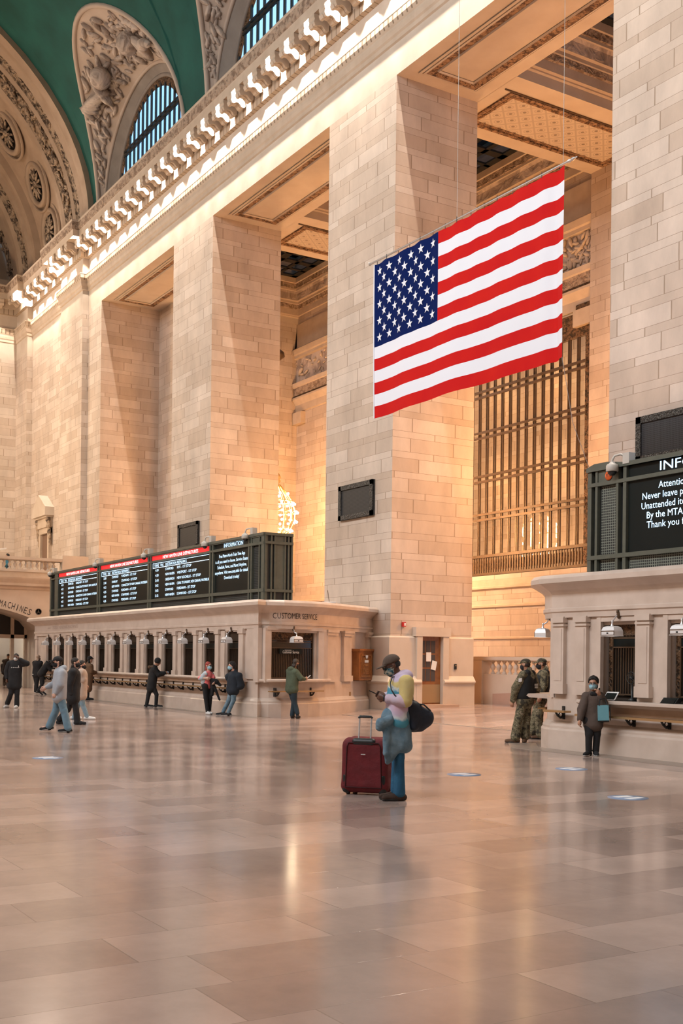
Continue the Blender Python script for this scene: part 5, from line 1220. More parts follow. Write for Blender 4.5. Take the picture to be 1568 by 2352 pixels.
    def bottom(s, m_, name='trousers', ex=.016, amp=.005, cuff=.02, stop=1.):
        j = s.J; p = []; pv = j['pel']; U = s.up
        for sd, sg in (('L', -1), ('R', 1)):
            Hp, K, A = (j[q+sd] for q in 'hka'); A2 = K+(A-K)*stop
            p += [con(pv+U*.08+s.rt*sg*.06, Hp, .1*s.w+ex*.5, .1+ex, .06), con(Hp, K, .09+ex, .058+ex, .05), con(K, A2, .057+ex, .043+ex+cuff, .02)]
        return s.add(name, p, m_, None, amp)
    def shoes(s, m_, sole=None, boot=0., up=None):
        j = s.J
        for sd in 'LR':
            A = j['a'+sd]; tp = j.get('t'+sd, A+s.fw*.17); flat = tp[2]-s.P[2] < .07 and A[2]-s.P[2] < .17
            d = tp-A; d2 = d.copy()
            if flat: d2[2] = 0
            d2 = d2/np.linalg.norm(d2); base = A-UPV*.05 if not flat else np.array([A[0], A[1], s.P[2]+.045])
            toe = base+d2*.19-UPV*(.006 if flat else 0); heel = base-d2*.055
            nrm = UPV if flat else (UPV-d2*(UPV @ d2)); nrm = nrm/np.linalg.norm(nrm); bot = (nrm, nrm @ (base-nrm*.043))
            p = [con(heel, base+d2*.08, .044, .046, .02, [bot]), con(base+d2*.06, toe, .047, .038, .02, [bot]), con(base+nrm*.0, A+UPV*(.0+boot), .045, .046+boot*.08, .03)]
            o = s.add('shoe' if not boot else 'boot', p, m_, .009)
            if sole is not None:
                tp_ = (-nrm, -nrm @ (base-nrm*.02)); q = [con(heel, base+d2*.08, .047, .05, .02, [bot, tp_]), con(base+d2*.06, toe, .05, .041, .02, [bot, tp_])]
                imp_obj('sole', q, sole, o, .007)

# ---- the man with the suitcase
m_td = tiedye([(0, (.55, .45, .58)), (.13, (.55, .45, .58)), (.19, (.62, .5, .2)), (.27, (.62, .5, .2)), (.32, (.62, .68, .7)), (.37, (.07, .3, .42)), (.48, (.07, .3, .42)), (.54, (.62, .68, .7)), (.62, (.62, .42, .52)), (.72, (.55, .45, .58)), (.8, (.62, .68, .7)), (.87, (.07, .3, .42)), (1, (.07, .3, .42))])
m_jean = denim('blue_jeans', (.02, .12, .22), (.01, .07, .15)); m_jacket = denim('washed_denim', (.2, .3, .36), (.06, .13, .19))
Z7 = ((760, 1450), 3.92)
mp = Person('man in tie dye hoodie and brown cap looking at his phone beside a red suitcase', *Z7, (905, 1838), (-1, -.12), dict(
    head=(552, 312, .0), neck=(628, 405, 0), pel=(598, 800, 0), sL=(672, 455, -.17), sR=(610, 445, .17), eL=(662, 622, -.23), wL=(492, 600, -.12), pL=(420, 575, -.06), eR=(575, 610, .22), wR=(480, 585, .08), pR=(410, 562, .03),
    kL=(615, 1130, -.08), kR=(595, 1130, .09), aL=(612, 1448, -.06), aR=(592, 1440, .09), tL=(490, 1500, -.1), tR=(470, 1490, .05)), 'd', .009, hp=.38)
mp.body(); mp.top(m_td, 'tie_dye_hoodie', .026, .02, .01, hood=True, sleeve=.86, puff=.008, belly=.02, msl=fab('yellow_dye', (.6, .47, .17), (.52, .44, .22)), mfa=fab('pink_dye', (.6, .44, .5), (.52, .46, .56)))
mp.bottom(m_jean, ex=.002, cuff=.03, amp=.004); mp.shoes(fab('brown_shoe_leather', (.05, .025, .015)), m_black)
mp.mask(carved('patterned_mask', (.02, .09, .12), (.5, .5, .42), 30., .8, .1))
m_cap = fab('brown_cap_cloth', (.11, .075, .055)); mp.cap(m_cap, 1.05, flat=False)
mp.add('hair', [elp(mp.H(0, -.012, .01), (.0775, .097, .075), mp.HR, .02, [(-mp.hf, -mp.hf @ mp.H(0, -.02, 0)), (mp.hu, mp.hu @ mp.H(0, 0, -.035))])], m_hair, .007)
mb = MB(); H = mp.H
for sg in (-1, 1):
    mb.tube([H(sg*.034+.026*math.cos(t), .116, .005+.02*math.sin(t)) for t in [i*PI/6 for i in range(13)]], .0035, 5); mb.tube([H(sg*.06, .114, .01), H(sg*.08, .03, .015), H(sg*.08, -.02, .01)], .003, 5)
mb.tube([H(-.01, .118, .008), H(.01, .118, .008)], .003, 5); mb.build('eyeglasses', m_black, mp.root)
T = lambda x, y, w: mp.pt(x, y, w)
jk = mp.add('tied_denim_jacket', [con(T(535, 752, -.07), T(665, 745, -.06), .1, .1, .05), con(T(535, 752, .07), T(665, 745, .07), .1, .1, .05), con(T(590, 775, -.09), T(595, 1010, -.1), .1, .1, .05), con(T(590, 775, .06), T(590, 1010, .08), .1, .1, .05), con(T(540, 775, -.07), T(525, 1085, -.12), .10, .085, .05), con(T(640, 770, -.06), T(650, 1015, -.08), .10, .105, .05), con(T(560, 770, .08), T(545, 1080, .12), .1, .08, .05), con(T(630, 770, .09), T(640, 1030, .1), .1, .1, .05), con(T(525, 1085, -.14), T(500, 1170, -.13), .06, .03, .04), con(T(530, 790, -.2), T(450, 820, -.22), .055, .06, .03), con(T(450, 820, -.22), T(425, 865, -.22), .06, .04, .03), con(T(500, 820, -.2), T(490, 1080, -.2), .045, .045, .03), con(T(640, 1010, -.1), T(520, 1130, -.15), .05, .05, .04)], m_jacket, None, .012, 22)
mb = MB(); mb.tube([mp.pt(470, 600, -.115)+CRV*.0+np.array([0, .0, .0])+CFV*.036*math.cos(t)+UPV*.036*math.sin(t) for t in [i*PI/8 for i in range(17)]], .008, 6); mb.build('wristwatch', m_black, mp.root)
ph = thing('mobile_phone', tuple(T(368, 555, -.02)), 'dark mobile phone held in both hands by the man in the brown cap', 'phone')
mb = MB(); a, b = T(340, 535, -.02), T(400, 562, -.02); d = b-a; wv = CFV*.036; up = np.cross(d, CFV); up = up/np.linalg.norm(up)*.006
mb.add([a-wv-up, a+wv-up, b+wv-up, b-wv-up, a-wv+up, a+wv+up, b+wv+up, b-wv+up], [(0, 1, 2, 3), (7, 6, 5, 4), (0, 4, 5, 1), (1, 5, 6, 2), (2, 6, 7, 3), (3, 7, 4, 0)]); mb.build('case', m_black, ph)
mb = MB(); wv = CFV*.032; up2 = up*1.15; mb.add([a+d*.06-wv+up2, a+d*.06+wv+up2, b-d*.06+wv+up2, b-d*.06-wv+up2], [(0, 1, 2, 3)]); mb.build('screen', mat('phone_glass', (.02, .025, .03), .1), ph)
m_navy = fab('navy_nylon', (.006, .014, .032), (.003, .007, .016), .6)
bag = thing('duffel_bag', tuple(T(790, 900, 0)), 'dark navy duffel bag slung on the back of the man in the tie dye hoodie', 'bag')
imp_obj('body', [con(T(735, 680, -.1), T(745, 850, -.1), .075, .06, .05), con(T(745, 680, .14), T(750, 850, .14), .075, .06, .05), con(T(740, 700, -.06), T(855, 755, -.05), .09, .075, .06), con(T(745, 830, .0), T(845, 800, .0), .09, .1, .06), con(T(740, 700, .1), T(855, 755, .1), .09, .075, .06), con(T(730, 860, 0), T(800, 850, 0), .05, .07, .05)], m_navy, bag, .011, .006, 20)
mb = MB(); mb.tube([T(735, 620, -.06), T(735, 500, .04), T(680, 420, .06), T(600, 402, -.02), T(548, 412, -.1), T(528, 465, -.15), T(535, 520, -.2), T(565, 570, -.235), T(640, 640, -.2)], .008, 6); mb.build('strap', m_black, bag)
mb = MB(); mb.tube([T(770, 650, -.1), T(830, 655, -.12), T(890, 710, -.1)], .012, 6); mb.tube([T(730, 610, -.06), T(800, 680, -.1), T(900, 735, -.06)], .006, 5); mb.build('carry_handle', m_black, bag)
# ---- the suitcase
m_case = fab('red_suitcase_cloth', (.15, .007, .012), (.10, .005, .009), .75)
SP = Vector((-12.29, 7.98, 0)); a_ = math.atan2(cr.y, cr.x)-.3
su = thing('suitcase', tuple(SP), 'large dark red soft suitcase standing beside the man looking at his phone', 'suitcase', None, a_)
RT = np.array(Matrix.Rotation(a_, 3, 'Z')); L3 = lambda x, y, z: np.array(SP)+RT @ np.array((x*1.17, y, z))
pr = []
for y in (-.1, .11):
    for x, z in ((-.19, .12), (.19, .12)): pr.append(con(L3(x*1.04, y, .11), L3(x*.9, y, .66), .085, .07, .02))
    pr += [con(L3(-.17, y, .66), L3(.17, y, .66), .07, .07, .02), con(L3(-.2, y, .11), L3(.2, y, .11), .085, .085, .02)]
    for z in np.linspace(.15, .64, 12): pr.append(con(L3(-.19, y, z), L3(.19, y, z), .08, .08, .03))
pr += [con(L3(-.17, 0, z), L3(.17, 0, z), .12, .12, .04) for z in (.15, .3, .45, .6)]
imp_obj('body', pr, m_case, su, .012, .003)
mb = MB(); P8 = [(-.205, .1), (.205, .1), (.19, .62), (.17, .67), (-.17, .67), (-.19, .62)]
mb.tube([L3(x, -.192, z) for x, z in P8+P8[:1]], .008, 6); mb.tube([L3(x*1.02, .05, z+.03 if z > .3 else z-.02) for x, z in P8+P8[:1]], .007, 6); mb.build('piping', fab('dark_red_piping', (.05, .004, .006)), su)
for x in (-.21, .21):
    imp_obj('corner_guard', [con(L3(x, -.13, .07), L3(x, -.15, .24), .052, .04, .02)], m_black, su, .01)
    mb = MB(); mb.lathe([(.01, -.02), (.045, -.018), (.045, .018), (.01, .02)], L3(x*.9, -.12, .045), 16, 0, Matrix(RT.tolist()) @ Matrix.Rotation(PI/2, 3, 'Y')); mb.build('wheel', m_black, su)
for x in (-.17, .17):
    mb = MB(); mb.lathe([(.03, 0), (.035, .05)], L3(x, .12, 0), 10); mb.build('foot', m_black, su)
for x in (-.075, .06):
    mb = MB(); mb.tube([L3(x, -.12, .7), L3(x+.012, -.13, .99)], .011, 8); mb.build('handle_post', m_chrome, su)
mb = MB(); mb.tube([L3(-.075, -.13, .985), L3(-.06, -.13, 1.005), L3(.068, -.13, 1.005), L3(.082, -.13, .985)], .017, 8); mb.build('grip', m_black, su)
imp_obj('top_housing', [con(L3(-.1, -.15, .68), L3(.09, -.15, .68), .05, .05, .02)], m_black, su, .01)
mb = MB(); p_ = L3(0, -.215, .52); mb.box(0, .001, 0, .001, 0, .001); mb = MB(); e1 = RT @ np.array((.03, 0, 0)); mb.add([p_-e1, p_+e1, p_+e1+UPV*.012, p_-e1+UPV*.012], [(0, 1, 2, 3)]); mb.build('badge', m_chrome, su)

# ---- two soldiers
m_cam = camo(); Z8 = ((1118, 1350), 3.484); m_vest = fab('black_vest', (.008, .009, .01)); m_boot = fab('tan_boot_suede', (.14, .075, .04))
def soldier(label, foot, face, J, hp=0.):
    s = Person(label, *Z8, foot, face, J, 'm', .011, hp=hp, wide=1.12); s.body(); s.top(m_cam, 'camouflage_jacket', .03, .04, .007, sleeve=.95, puff=.008, collar=True); s.bottom(m_cam, 'camouflage_trousers', .03, .01, .03, .9); s.shoes(m_boot, m_black, .06)
    j = s.J; U = s.up; p = []
    for sg in (-1, 1): p += [con(j['neck']+s.rt*sg*.08-U*.2, j['pel']+s.rt*sg*.09+U*.1, .172, .168, .05), con(j['neck']+s.rt*sg*.1-U*.02+s.fw*.05, j['neck']+s.rt*sg*.1-U*.02-s.fw*.06, .05, .05, .05), con(j['neck']+s.rt*sg*.1-U*.02-s.fw*.05, j['neck']+s.rt*sg*.08-U*.2, .055, .1, .05)]
    v = s.add('tactical_vest', p, m_vest, None, .004)
    bk = j['neck']-U*.2-s.fw*.285; mb = MB()
    mb.text('POLICE', .05, bk, s.rt if np.dot(np.cross(s.rt, UPV), -s.fw) > 0 else -s.rt, UPV, width=.19); mb.text('MEDIA', .045, bk-UPV*.065, s.rt if np.dot(np.cross(s.rt, UPV), -s.fw) > 0 else -s.rt, UPV, width=.17)
    if False: mb.build('patch', m_white, v)
    for sg in (-1, 1): imp_obj('pouch', [con(j['pel']+s.rt*sg*.17+U*.1, j['pel']+s.rt*sg*.18-U*.02, .055, .05, .03)], m_vest, v, .012)
    s.add('hair', [elp(s.H(0, -.012, .01), (.0775, .097, .075), s.HR, .02, [(-s.hf, -s.hf @ s.H(0, -.02, 0)), (s.hu, s.hu @ s.H(0, 0, -.035))])], mat('short_dark_hair', (.025, .015, .01), .7), .008)
    s.cap(m_cam, .9, True); s.mask(m_blackcl); return s
s1 = soldier('soldier in camouflage with black vest seen from behind, standing nearer the floor', (1190, 1706), (-.8, .6), dict(head=(308, 618, 0), neck=(326, 672, 0), pel=(305, 895, 0), eL=(222, 800, -.16), wL=(200, 905, -.1), eR=(408, 800, .16), wR=(400, 890, .3), kL=(245, 1050, -.06), kR=(320, 1050, .1), aL=(225, 1205, -.05), aR=(308, 1205, .1), tL=(150, 1238, -.02), tR=(295, 1252, -.02)))
s2 = soldier('second soldier in camouflage, behind the first and against the curved end of the right booth', (1232, 1697), (-1, .12), dict(head=(436, 612, 0), neck=(456, 668, 0), pel=(425, 885, 0), eL=(440, 780, -.24), wL=(410, 862, -.3), eR=(420, 780, .2), wR=(360, 800, .3), kL=(410, 1050, -.08), kR=(385, 1050, .1), aL=(425, 1180, -.08), aR=(372, 1165, .1), tL=(355, 1205, -.1), tR=(350, 1185, .1)))
mb = MB(); q = s1.J['sL']; q2 = s1.J['eL']; c = (q*.62+q2*.38)-CFV*.105-CRV*.02; mb.add([c-CRV*.035-UPV*.04, c+CRV*.035-UPV*.03, c+CRV*.035+UPV*.045, c-CRV*.035+UPV*.035], [(0, 1, 2, 3)]); mb.build('flag_patch', m_white, s1.root)
for s_, nm in ((s1, 'vest_patch'),):
    b0 = s_.J['neck']-s_.up*.27; mb = MB(); dirs = -s_.fw; tx = s_.rt
    o_ = b0+dirs*.215+tx*.03; mb.add([o_-tx*.08-UPV*.02, o_+tx*.08-UPV*.02, o_+tx*.08+UPV*.02, o_-tx*.08+UPV*.02], [(0, 1, 2, 3)]); o_ = o_-UPV*.055; mb.add([o_-tx*.07-UPV*.02, o_+tx*.07-UPV*.02, o_+tx*.07+UPV*.02, o_-tx*.07+UPV*.02], [(0, 1, 2, 3)])
    mb.build(nm, mat('grey_lettering_patch', (.5, .5, .48), .8), s_.root)

# ---- woman with the blue bag
w1 = Person('woman in brown jacket and blue mask phoning beside the right booth', *Z8, (1352, 1736), (-.35, -.94), dict(head=(850, 768, 0), neck=(852, 842, .02), pel=(848, 1050, 0), sL=(905, 872, .0), sR=(795, 872, -.0), eR=(757, 975, -.03), wR=(738, 1055, -.08), eL=(935, 965, -.08), wL=(885, 858, -.16), pL=(862, 800, -.17), kR=(812, 1170, -.05), kL=(880, 1170, 0), aR=(812, 1300, -.02), aL=(870, 1305, 0), tR=(765, 1335, -.18), tL=(862, 1345, -.2)), 'm', .011, wide=.86)
w1.body(); w1.hair(None, .022, back=-.05); w1.mask(m_maskb); w1.top(fab('brown_jacket_cloth', (.10, .07, .055)), 'brown_jacket', .03, .1, .008, sleeve=.92, puff=.006, collar=True); w1.bottom(m_blackcl, ex=.012, cuff=.004); w1.shoes(m_blackcl, m_solew)
w1.add('scarf', [con(w1.pt(832, 850, -.08), w1.pt(868, 850, -.08), .04, .04, .02)], m_blackcl)
mb = MB()
for sg in (-1, 1): mb.tube([w1.H(sg*.034+.026*math.cos(t), .118, .008+.018*math.sin(t)) for t in [i*PI/6 for i in range(13)]], .004, 5)
mb.build('eyeglasses', m_black, w1.root)
T = lambda x, y, w: w1.pt(x, y, w)
bb = thing('shopping_bag', tuple(T(900, 1060, -.28)), 'light blue shopping bag with black sides hanging from the arm of the phoning woman', 'bag')
mb = MB(); F_ = [T(855, 938, -.3), T(945, 932, -.27), T(950, 1054, -.27), T(858, 1056, -.3)]; B_ = [q+CFV*.1+CRV*.02 for q in F_]
mb.add(F_+B_, [(3, 2, 1, 0), (4, 5, 6, 7), (0, 1, 5, 4), (1, 2, 6, 5), (2, 3, 7, 6), (3, 0, 4, 7)]); mb.build('body', mat('light_blue_bag', (.2, .5, .6), .6, var=(4, (.16, .42, .52))), bb)
mb = MB(); q = .02; mb.add([p-CFV*.004+CRV*(.012) for p in (F_[1], F_[1]+CRV*.02, F_[2]+CRV*.02, F_[2])], [(3, 2, 1, 0)]); B2 = [F_[3]-CFV*.003, F_[2]-CFV*.003, F_[2]-CFV*.003-UPV*.03, F_[3]-CFV*.003-UPV*.03]; mb.add(B2, [(3, 2, 1, 0)]); mb.build('black_edge', m_black, bb)
mb = MB(); mb.tube([T(868, 940, -.29), T(880, 890, -.24), T(920, 880, -.2), T(938, 935, -.27)], .012, 6); mb.build('handle', m_black, bb)
ph = tag((lambda o: o)(thing('mobile_phone', tuple(T(868, 812, -.17)), 'phone held to the ear by the woman with the blue bag', 'phone')))
mb = MB(); mb.extr([T(884, 800, -.14), T(892, 800, -.14), T(884, 846, -.16), T(876, 846, -.16)], tuple(CFV*.05)); mb.build('case', m_black, ph)
mb = MB(); mb.extr([T(883, 803, -.141), T(890, 803, -.141), T(883, 843, -.161), T(877, 843, -.161)], tuple(CFV*-.002)); mb.build('screen', m_blackscreen, ph)

# ---- man in green at the customer service window
Z6 = ((400, 1200), 3.136)
g = Person('man in green hoodie and dark jeans leaning on the customer service counter', *Z6, (676, 1650), (.75, .66), dict(head=(874, 1016, .02), neck=(852, 1058, 0), pel=(848, 1192, -.02), sL=(830, 1075, .1), sR=(872, 1078, -.12), eR=(912, 1122, -.12), wR=(936, 1128, .0), pR=(958, 1118, .05), eL=(835, 1130, .2), wL=(900, 1132, .25), kR=(868, 1290, -.06), kL=(862, 1290, .06), aR=(888, 1372, -.12), aL=(850, 1388, .04), tR=(893, 1412, -.04), tL=(858, 1408, .2)), 'm', .012, hp=.35, wide=1.05)
g.body(); g.hair(mat('short_brown_hair', (.03, .02, .014), .7), .006); g.mask(m_blackcl); g.top(fab('green_fleece', (.075, .1, .062), (.055, .075, .046)), 'green_hoodie', .03, .03, .009, hood=True, puff=.01); g.bottom(denim('dark_jeans', (.015, .035, .05), (.008, .02, .03)), ex=.016, cuff=.01); g.shoes(m_blackcl, m_black)
ph = thing('mobile_phone', tuple(g.pt(962, 1108, .05)), 'pale phone in the hand of the man in green', 'phone'); mb = MB(); mb.extr([g.pt(955, 1118, .03), g.pt(978, 1098, .06), g.pt(982, 1102, .06), g.pt(959, 1122, .03)], tuple(CFV*.06)); mb.build('case', m_white, ph)
mb = MB(); mb.extr([g.pt(958, 1113.5, .034), g.pt(975, 1098.6, .056), g.pt(975.4, 1099, .056), g.pt(958.4, 1114, .034)], tuple(CFV*.05)); mb.build('screen', m_blackscreen, ph)

# ---- the couple
c1 = Person('woman with red hair, pink top and pale denim jacket standing at the long counter', *Z6, (478, 1641), (.85, -.5), dict(head=(246, 1034, 0), neck=(247, 1078, 0), pel=(236, 1172, 0), eR=(192, 1122, -.16), wR=(232, 1122, -.22), pR=(256, 1120, -.24), eL=(280, 1118, .02), wL=(284, 1146, -.1), kR=(228, 1262, -.04), kL=(256, 1262, .06), aR=(240, 1362, -.02), aL=(250, 1360, .1), tR=(256, 1380, -.14), tL=(262, 1376, .0)), 'l', .012, wide=.95)
c1.body(); c1.hair(mat('red_hair', (.28, .035, .025), .6), .004); c1.mask(m_maskb); c1.top(fab('pink_top', (.85, .2, .2), (.75, .16, .17)), 'pink_top', .018, .0, .004, sleeve=.1); c1.bottom(m_blackcl, 'leggings', .012, .003, .0); c1.shoes(m_solew, m_solew)
pj = m_jl = denim('pale_denim', (.5, .56, .6), (.4, .46, .5)); j = c1.J; pr = [con(j['sR'], j['eR'], .08, .066, .03), con(j['eR'], j['eR']+(j['wR']-j['eR'])*.35, .066, .06, .02), con(j['sR']+c1.up*.01, j['sR']-c1.up*.24-c1.rt*.02-c1.fw*.04, .07, .075, .04), con(j['sL'], j['eL'], .075, .06, .03), con(j['neck']-c1.fw*.05-c1.up*.06, j['neck']-c1.fw*.06-c1.up*.25, .12, .13, .04)]
c1.add('denim_jacket', pr, pj, None, .006)
mb = MB()
for sg in (-1, 1): mb.ell(c1.H(sg*.034, .108, .012), (.03, .03, .02))
mb.build('sunglasses', m_black, c1.root)
hj = thing('folded_coat', tuple(c1.pt(290, 1280, -.1)), 'black coat hanging over the arm of the red haired woman', 'coat')
imp_obj('body', [con(c1.pt(272, 1135, -.12), c1.pt(305, 1145, -.1), .06, .07, .03), con(c1.pt(305, 1145, -.1), c1.pt(332, 1170, -.08), .055, .04, .03), con(c1.pt(278, 1150, -.1), c1.pt(275, 1240, -.1), .07, .055, .03), con(c1.pt(290, 1180, -.1), c1.pt(328, 1275, -.08), .05, .035, .03)], m_blackcl, hj, .012, .006)
c2 = Person('man in dark blue jacket and ripped jeans leaning back on the long counter', *Z6, (519, 1644), (-.92, -.38), dict(head=(414, 1036, 0), neck=(432, 1082, .02), pel=(424, 1192, .0), sL=(462, 1108, -.1), sR=(418, 1100, .14), eL=(482, 1172, -.1), wL=(444, 1202, -.14), eR=(388, 1118, .18), wR=(392, 1150, .12), kL=(428, 1280, -.08), kR=(392, 1280, .06), aL=(392, 1366, -.08), aR=(352, 1364, .06), tL=(350, 1385, -.1), tR=(312, 1385, .04)), 'l', .012, wide=1.05)
c2.body(); c2.hair(None, .03, back=-.02); c2.mask(m_maskb); c2.add('beard', [elp(c2.H(0, .03, -.085), (.06, .06, .045), c2.HR, .02)], m_hair)
c2.top(fab('dark_blue_jacket', (.012, .02, .032)), 'puffer_jacket', .05, .06, .01, puff=.02, collar=True); c2.bottom(denim('ripped_jeans', (.05, .13, .2), (.25, .32, .36)), ex=.012, cuff=.004); c2.shoes(m_blackcl, m_solew)

# ---- person in black at the counter
Z5 = ((0, 1200), 3.136)
k1 = Person('person in long black hooded coat bent over a lit phone at the long counter', *Z5, (351, 1624.5), (.9, .35), dict(head=(1136, 1004, 0), neck=(1112, 1042, 0), pel=(1092, 1168, 0), sR=(1116, 1060, -.14), sL=(1108, 1060, .14), eR=(1145, 1095, -.14), wR=(1185, 1085, -.04), pR=(1200, 1080, 0), eL=(1140, 1090, .2), wL=(1180, 1086, .2), kR=(1130, 1240, -.07), kL=(1066, 1242, .08), aR=(1126, 1306, -.06), aL=(1054, 1308, .06), tR=(1156, 1324, -.05), tL=(1084, 1326, .07)), 'm', .013, hp=.5)
k1.body(); k1.add('hood', [elp(k1.H(0, -.02, .03), (.1, .115, .115), k1.HR, .03, [(-k1.hf, -k1.hf @ k1.H(0, .06, 0))]), con(k1.J['neck'], k1.J['neck']-k1.fw*.12-UPV*.02, .1, .07, .04)], m_blackcl); k1.add('fur_trim', [con(k1.J['neck']+k1.rt*.08-k1.fw*.06+UPV*.01, k1.J['neck']-k1.fw*.17+UPV*.005, .045, .05, .03), con(k1.J['neck']-k1.rt*.08-k1.fw*.06+UPV*.01, k1.J['neck']-k1.fw*.17+UPV*.005, .045, .05, .03)], fab('brown_fur', (.1, .06, .035)), None, .01, 60)
k1.coat(m_blackcl, 'black_coat', .12, sleeve=.98); k1.bottom(m_blackcl, ex=.014, cuff=.004); k1.shoes(m_blackcl, m_solew)
ph = thing('mobile_phone', tuple(k1.pt(1200, 1076, .02)), 'small lit phone in the hand of the person in the black coat', 'phone'); mb = MB(); mb.extr([k1.pt(1190, 1084, .0), k1.pt(1206, 1074, .05), k1.pt(1208, 1077, .05), k1.pt(1192, 1087, .0)], tuple(CFV*.06)); mb.build('screen', m_led, ph)

# ---- walkers on the left
wk = Person('man in pale grey hoodie and light jeans striding to the left', *Z5, (130, 1682), (-.96, -.28), dict(head=(415, 1008, 0), neck=(438, 1052, .0), pel=(428, 1240, 0), sL=(458, 1085, -.14), sR=(412, 1080, .14), eL=(450, 1170, -.22), wL=(420, 1228, -.2), eR=(380, 1165, .2), wR=(322, 1192, .12), pR=(298, 1206, .1), kL=(465, 1352, -.08), kR=(398, 1350, .08), aL=(496, 1478, -.08), aR=(350, 1468, .08), tL=(445, 1502, -.12), tR=(285, 1476, .06)), 'l', .011, wide=1.05)
wk.body(); wk.cap(m_blackcl, .9); wk.hair(mat('dark_hair_short', (.02, .013, .01), .7), .002); wk.mask(m_blackcl); wk.top(fab('pale_grey_fleece', (.36, .38, .41), (.3, .32, .35)), 'grey_hoodie', .032, .05, .009, hood=True, puff=.012); wk.bottom(denim('light_jeans', (.16, .27, .34), (.1, .18, .25)), ex=.022, cuff=.02, amp=.007); wk.shoes(m_blackcl, m_solew)
w2 = Person('man in black coat and trousers walking right, just behind the man in the grey hoodie', *Z5, (180, 1664), (.92, .1), dict(head=(543, 1012, 0), neck=(532, 1060, 0), pel=(526, 1245, 0), eR=(518, 1165, -.2), wR=(526, 1240, -.2), eL=(540, 1160, .2), wL=(545, 1240, .2), kR=(552, 1345, -.07), kL=(485, 1345, .07), aR=(562, 1436, -.07), aL=(425, 1420, .07), tR=(602, 1450, -.08), tL=(440, 1450, .07)), 'l', .012, wide=1.08)
w2.body(); w2.hair(mat('dark_brown_hair', (.02, .014, .01), .7), .006); w2.mask(m_blackcl); w2.top(m_blackcl, 'black_coat', .04, .08, .008, collar=True, puff=.012); w2.bottom(m_blackcl, ex=.02); w2.shoes(m_blackcl, m_black)
w3 = Person('person in cream fur coat and ripped jeans, mostly hidden behind the man in black', *Z5, (205, 1653), (.9, .15), dict(head=(588, 1030, .0), neck=(588, 1066, 0), pel=(586, 1215, 0), eR=(604, 1130, -.14), wR=(590, 1085, -.12), eL=(590, 1140, .18), wL=(600, 1170, .22), kR=(598, 1310, -.06), kL=(560, 1310, .07), aR=(632, 1402, -.06), aL=(525, 1410, .07), tR=(676, 1404, -.05), tL=(545, 1425, .08)), 'l', .012, wide=.92)
w3.body(); w3.hair(None, .012); w3.mask(m_blackcl); w3.coat(fab('cream_fur', (.55, .44, .36), (.46, .36, .29)), 'fur_coat', .12, amp=.012, fr=40, puff=.02) if False else w3.top(fab('cream_fur', (.55, .44, .36), (.46, .36, .29)), 'fur_coat', .04, .12, .012, puff=.02); w3.bottom(denim('ripped_light_jeans', (.14, .26, .34), (.3, .36, .4)), ex=.012, cuff=.004); w3.shoes(m_solew, m_solew)
k2 = Person('person in long brown coat and black cap standing at the far part of the counter', *Z5, (203, 1608), (.8, .6), dict(head=(648, 988, 0), neck=(640, 1022, 0), pel=(634, 1130, 0), eR=(662, 1075, -.12), wR=(685, 1080, .05), eL=(630, 1075, .16), wL=(668, 1085, .3), kR=(635, 1205, -.04), kL=(628, 1205, .08), aR=(634, 1258, -.03), aL=(626, 1258, .09), tR=(655, 1272, 0), tL=(645, 1270, .15)), 'l', .014)
k2.body(); k2.cap(m_blackcl, .6); k2.hair(None, .01); k2.top(fab('tan_coat_cloth', (.17, .095, .05)), 'brown_coat', .045, .36, .006, collar=True); k2.bottom(m_blackcl, ex=.008, cuff=0); k2.shoes(m_blackcl, m_black)
Z2 = ((0, 1380), 6.27)
f1 = Person('man in black tracksuit and white shoes with one hand raised to his head', *Z2, (28, 1626), (.12, -1), dict(head=(232, 815, 0), neck=(226, 872, .02), pel=(205, 1195, 0), eL=(385, 900, -.02), wL=(292, 838, -.1), pL=(255, 790, -.12), eR=(98, 1020, 0), wR=(108, 1125, -.08), kR=(165, 1330, -.05), kL=(246, 1345, .0), aR=(92, 1475, .12), aL=(242, 1500, 0), tR=(85, 1535, .05), tL=(240, 1538, -.2)), 'd', .013, wide=1.08)
f1.body(); f1.hair(None, .002); f1.mask(m_solew); f1.top(m_blackcl, 'black_sweatshirt', .035, .06, .008, puff=.012); f1.bottom(m_blackcl, ex=.02); f1.shoes(m_solew, m_solew)
mb = MB(); o_ = f1.J['neck']-f1.up*.2+f1.fw*.155-f1.rt*.02
for x in np.linspace(-.12, .12, 9): mb.ell(o_-f1.rt*x, (.013, .013, .012+.006*math.sin(x*90)), None, 6, 4)
mb.ell(o_-f1.rt*.1+f1.up*.04, (.018, .012, .03), None, 6, 4); mb.build('chest_print', m_white, f1.root)
f2 = Person('person in black with a black cap at the far left edge, by the glazed screen', *Z2, (12, 1577), (-.3, .9), dict(head=(120, 800, 0), neck=(105, 850, 0), pel=(85, 1010, 0), eR=(30, 930, .05), wR=(22, 1020, .1), eL=(150, 940, .05), wL=(150, 1010, .1), kR=(60, 1120, 0), kL=(100, 1120, 0), aR=(60, 1205, 0), aL=(105, 1205, 0)), 'm', .016)
f2.body(); f2.cap(m_blackcl, .7); f2.mask(m_blackcl); f2.top(m_blackcl, 'black_jacket', .04, .08); f2.bottom(m_blackcl); f2.shoes(m_blackcl, m_solew)
f3 = Person('person in black with a white waist band standing at the far end of the booth', *Z2, (82, 1594), (.4, .9), dict(head=(552, 822, 0), neck=(545, 868, 0), pel=(525, 1065, 0), eR=(575, 960, .0), wR=(590, 1000, .15), eL=(495, 970, .05), wL=(510, 1040, .1), kR=(535, 1185, 0), kL=(515, 1185, .05), aR=(525, 1295, 0), aL=(508, 1290, .06)), 'l', .016)
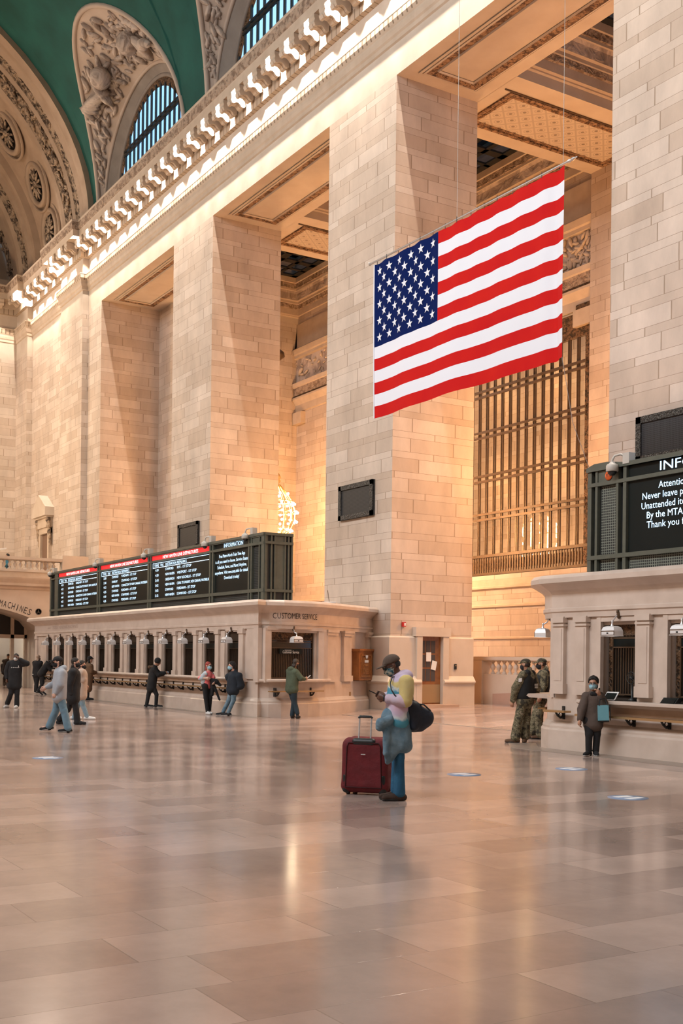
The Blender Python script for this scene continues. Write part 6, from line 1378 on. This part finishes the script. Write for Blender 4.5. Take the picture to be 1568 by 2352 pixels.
f3.body(); f3.hair(mat('fair_hair', (.4, .28, .2), .7), .006); f3.mask(m_blackcl); f3.top(m_blackcl, 'black_jacket', .035, .0); f3.bottom(m_blackcl); f3.shoes(m_blackcl, m_solew); f3.add('waist_band', [con(f3.pt(495, 1045, -.02), f3.pt(555, 1048, -.02), .11, .11, .03, [(UPV, f3.J['pel'][2]-.0), (-UPV, -f3.J['pel'][2]-.04)])], m_solew)
f4 = Person('person in black bending far over the far end of the long counter', *Z2, (92, 1596), (.95, .3), dict(head=(755, 905, .05), neck=(700, 900, .03), pel=(605, 1035, 0), sR=(690, 925, -.1), sL=(690, 925, .14), eR=(735, 985, -.08), wR=(790, 985, .05), eL=(730, 985, .2), wL=(790, 985, .25), kR=(620, 1180, -.05), kL=(590, 1180, .07), aR=(560, 1295, -.05), aL=(600, 1290, .08), tR=(590, 1318, -.04), tL=(630, 1312, .08)), 'm', .015)
f4.body(); f4.hair(None, .012); f4.mask(m_blackcl); f4.top(m_blackcl, 'black_jacket', .045, .06, .006, hood=True); f4.bottom(m_blackcl); f4.shoes(m_blackcl, m_solew)
bp = Person('dark haired person in a blue top on the west balcony behind the balustrade', ((0, 1240)), 6.19, (19, 1310), (-.9, -.3), dict(head=(125, 185, 0), neck=(118, 225, 0), pel=(118, 330, 0), eR=(105, 280, .15), wR=(80, 300, .2), eL=(140, 285, -.15), wL=(110, 310, -.2), kR=(115, 400, .05), kL=(120, 400, -.05), aR=(115, 480, .05), aL=(120, 480, -.05)), 'm', .016, P=(-66.5, 17.9, 6.05)) if False else None
bpP = np.array(Vector((0, 0, CAMH))+(cf+CR*((18-784)/FPX)-CU*((1268-CY)/FPX))*68.0)
fl_y = 1268+(bpP[2]-6.05-1.62)*0
bp = Person('dark haired person in a blue top on the west balcony behind the balustrade', (0, 0), 1., (18, 1268+FPX/68*1.66), (-.9, -.3), {k: (18+u*38.2, 1268+FPX/68*(1.66-z), w) for k, (u, z, w) in dict(head=(0, 1.62, 0), neck=(.03, 1.45, 0), pel=(.05, .95, 0), eR=(-.05, 1.15, .22), wR=(-.2, 1.0, .2), eL=(.1, 1.15, -.22), wL=(-.1, 1.0, -.25), kR=(.03, .5, .08), kL=(.03, .5, -.08), aR=(.05, .08, .08), aL=(.05, .08, -.08)).items()}, 'm', .016, P=(bpP[0], bpP[1], 6.05))
bp.body(); bp.hair(None, .02); bp.top(fab('blue_top', (.03, .14, .22)), 'blue_top', .025, .05); bp.bottom(m_blackcl); bp.shoes(m_blackcl, m_black)
mb = MB(); mb.extr([(-60.5, 14.4, 7.05), (-60.5, 16.3, 7.35), (-60.5, 16.3, 7.42), (-60.5, 14.4, 7.12)], (-1.2, 0, 0)); ds = tag(mb.build('sloped_desk_sign', m_white), 'white sloping panel edge showing above the west balcony rail', 'panel')
mb = MB(); mb.box(-61.4, -60.8, 14.9, 15.1, 6.05, 7.12); mb.build('post', m_bronze, ds)
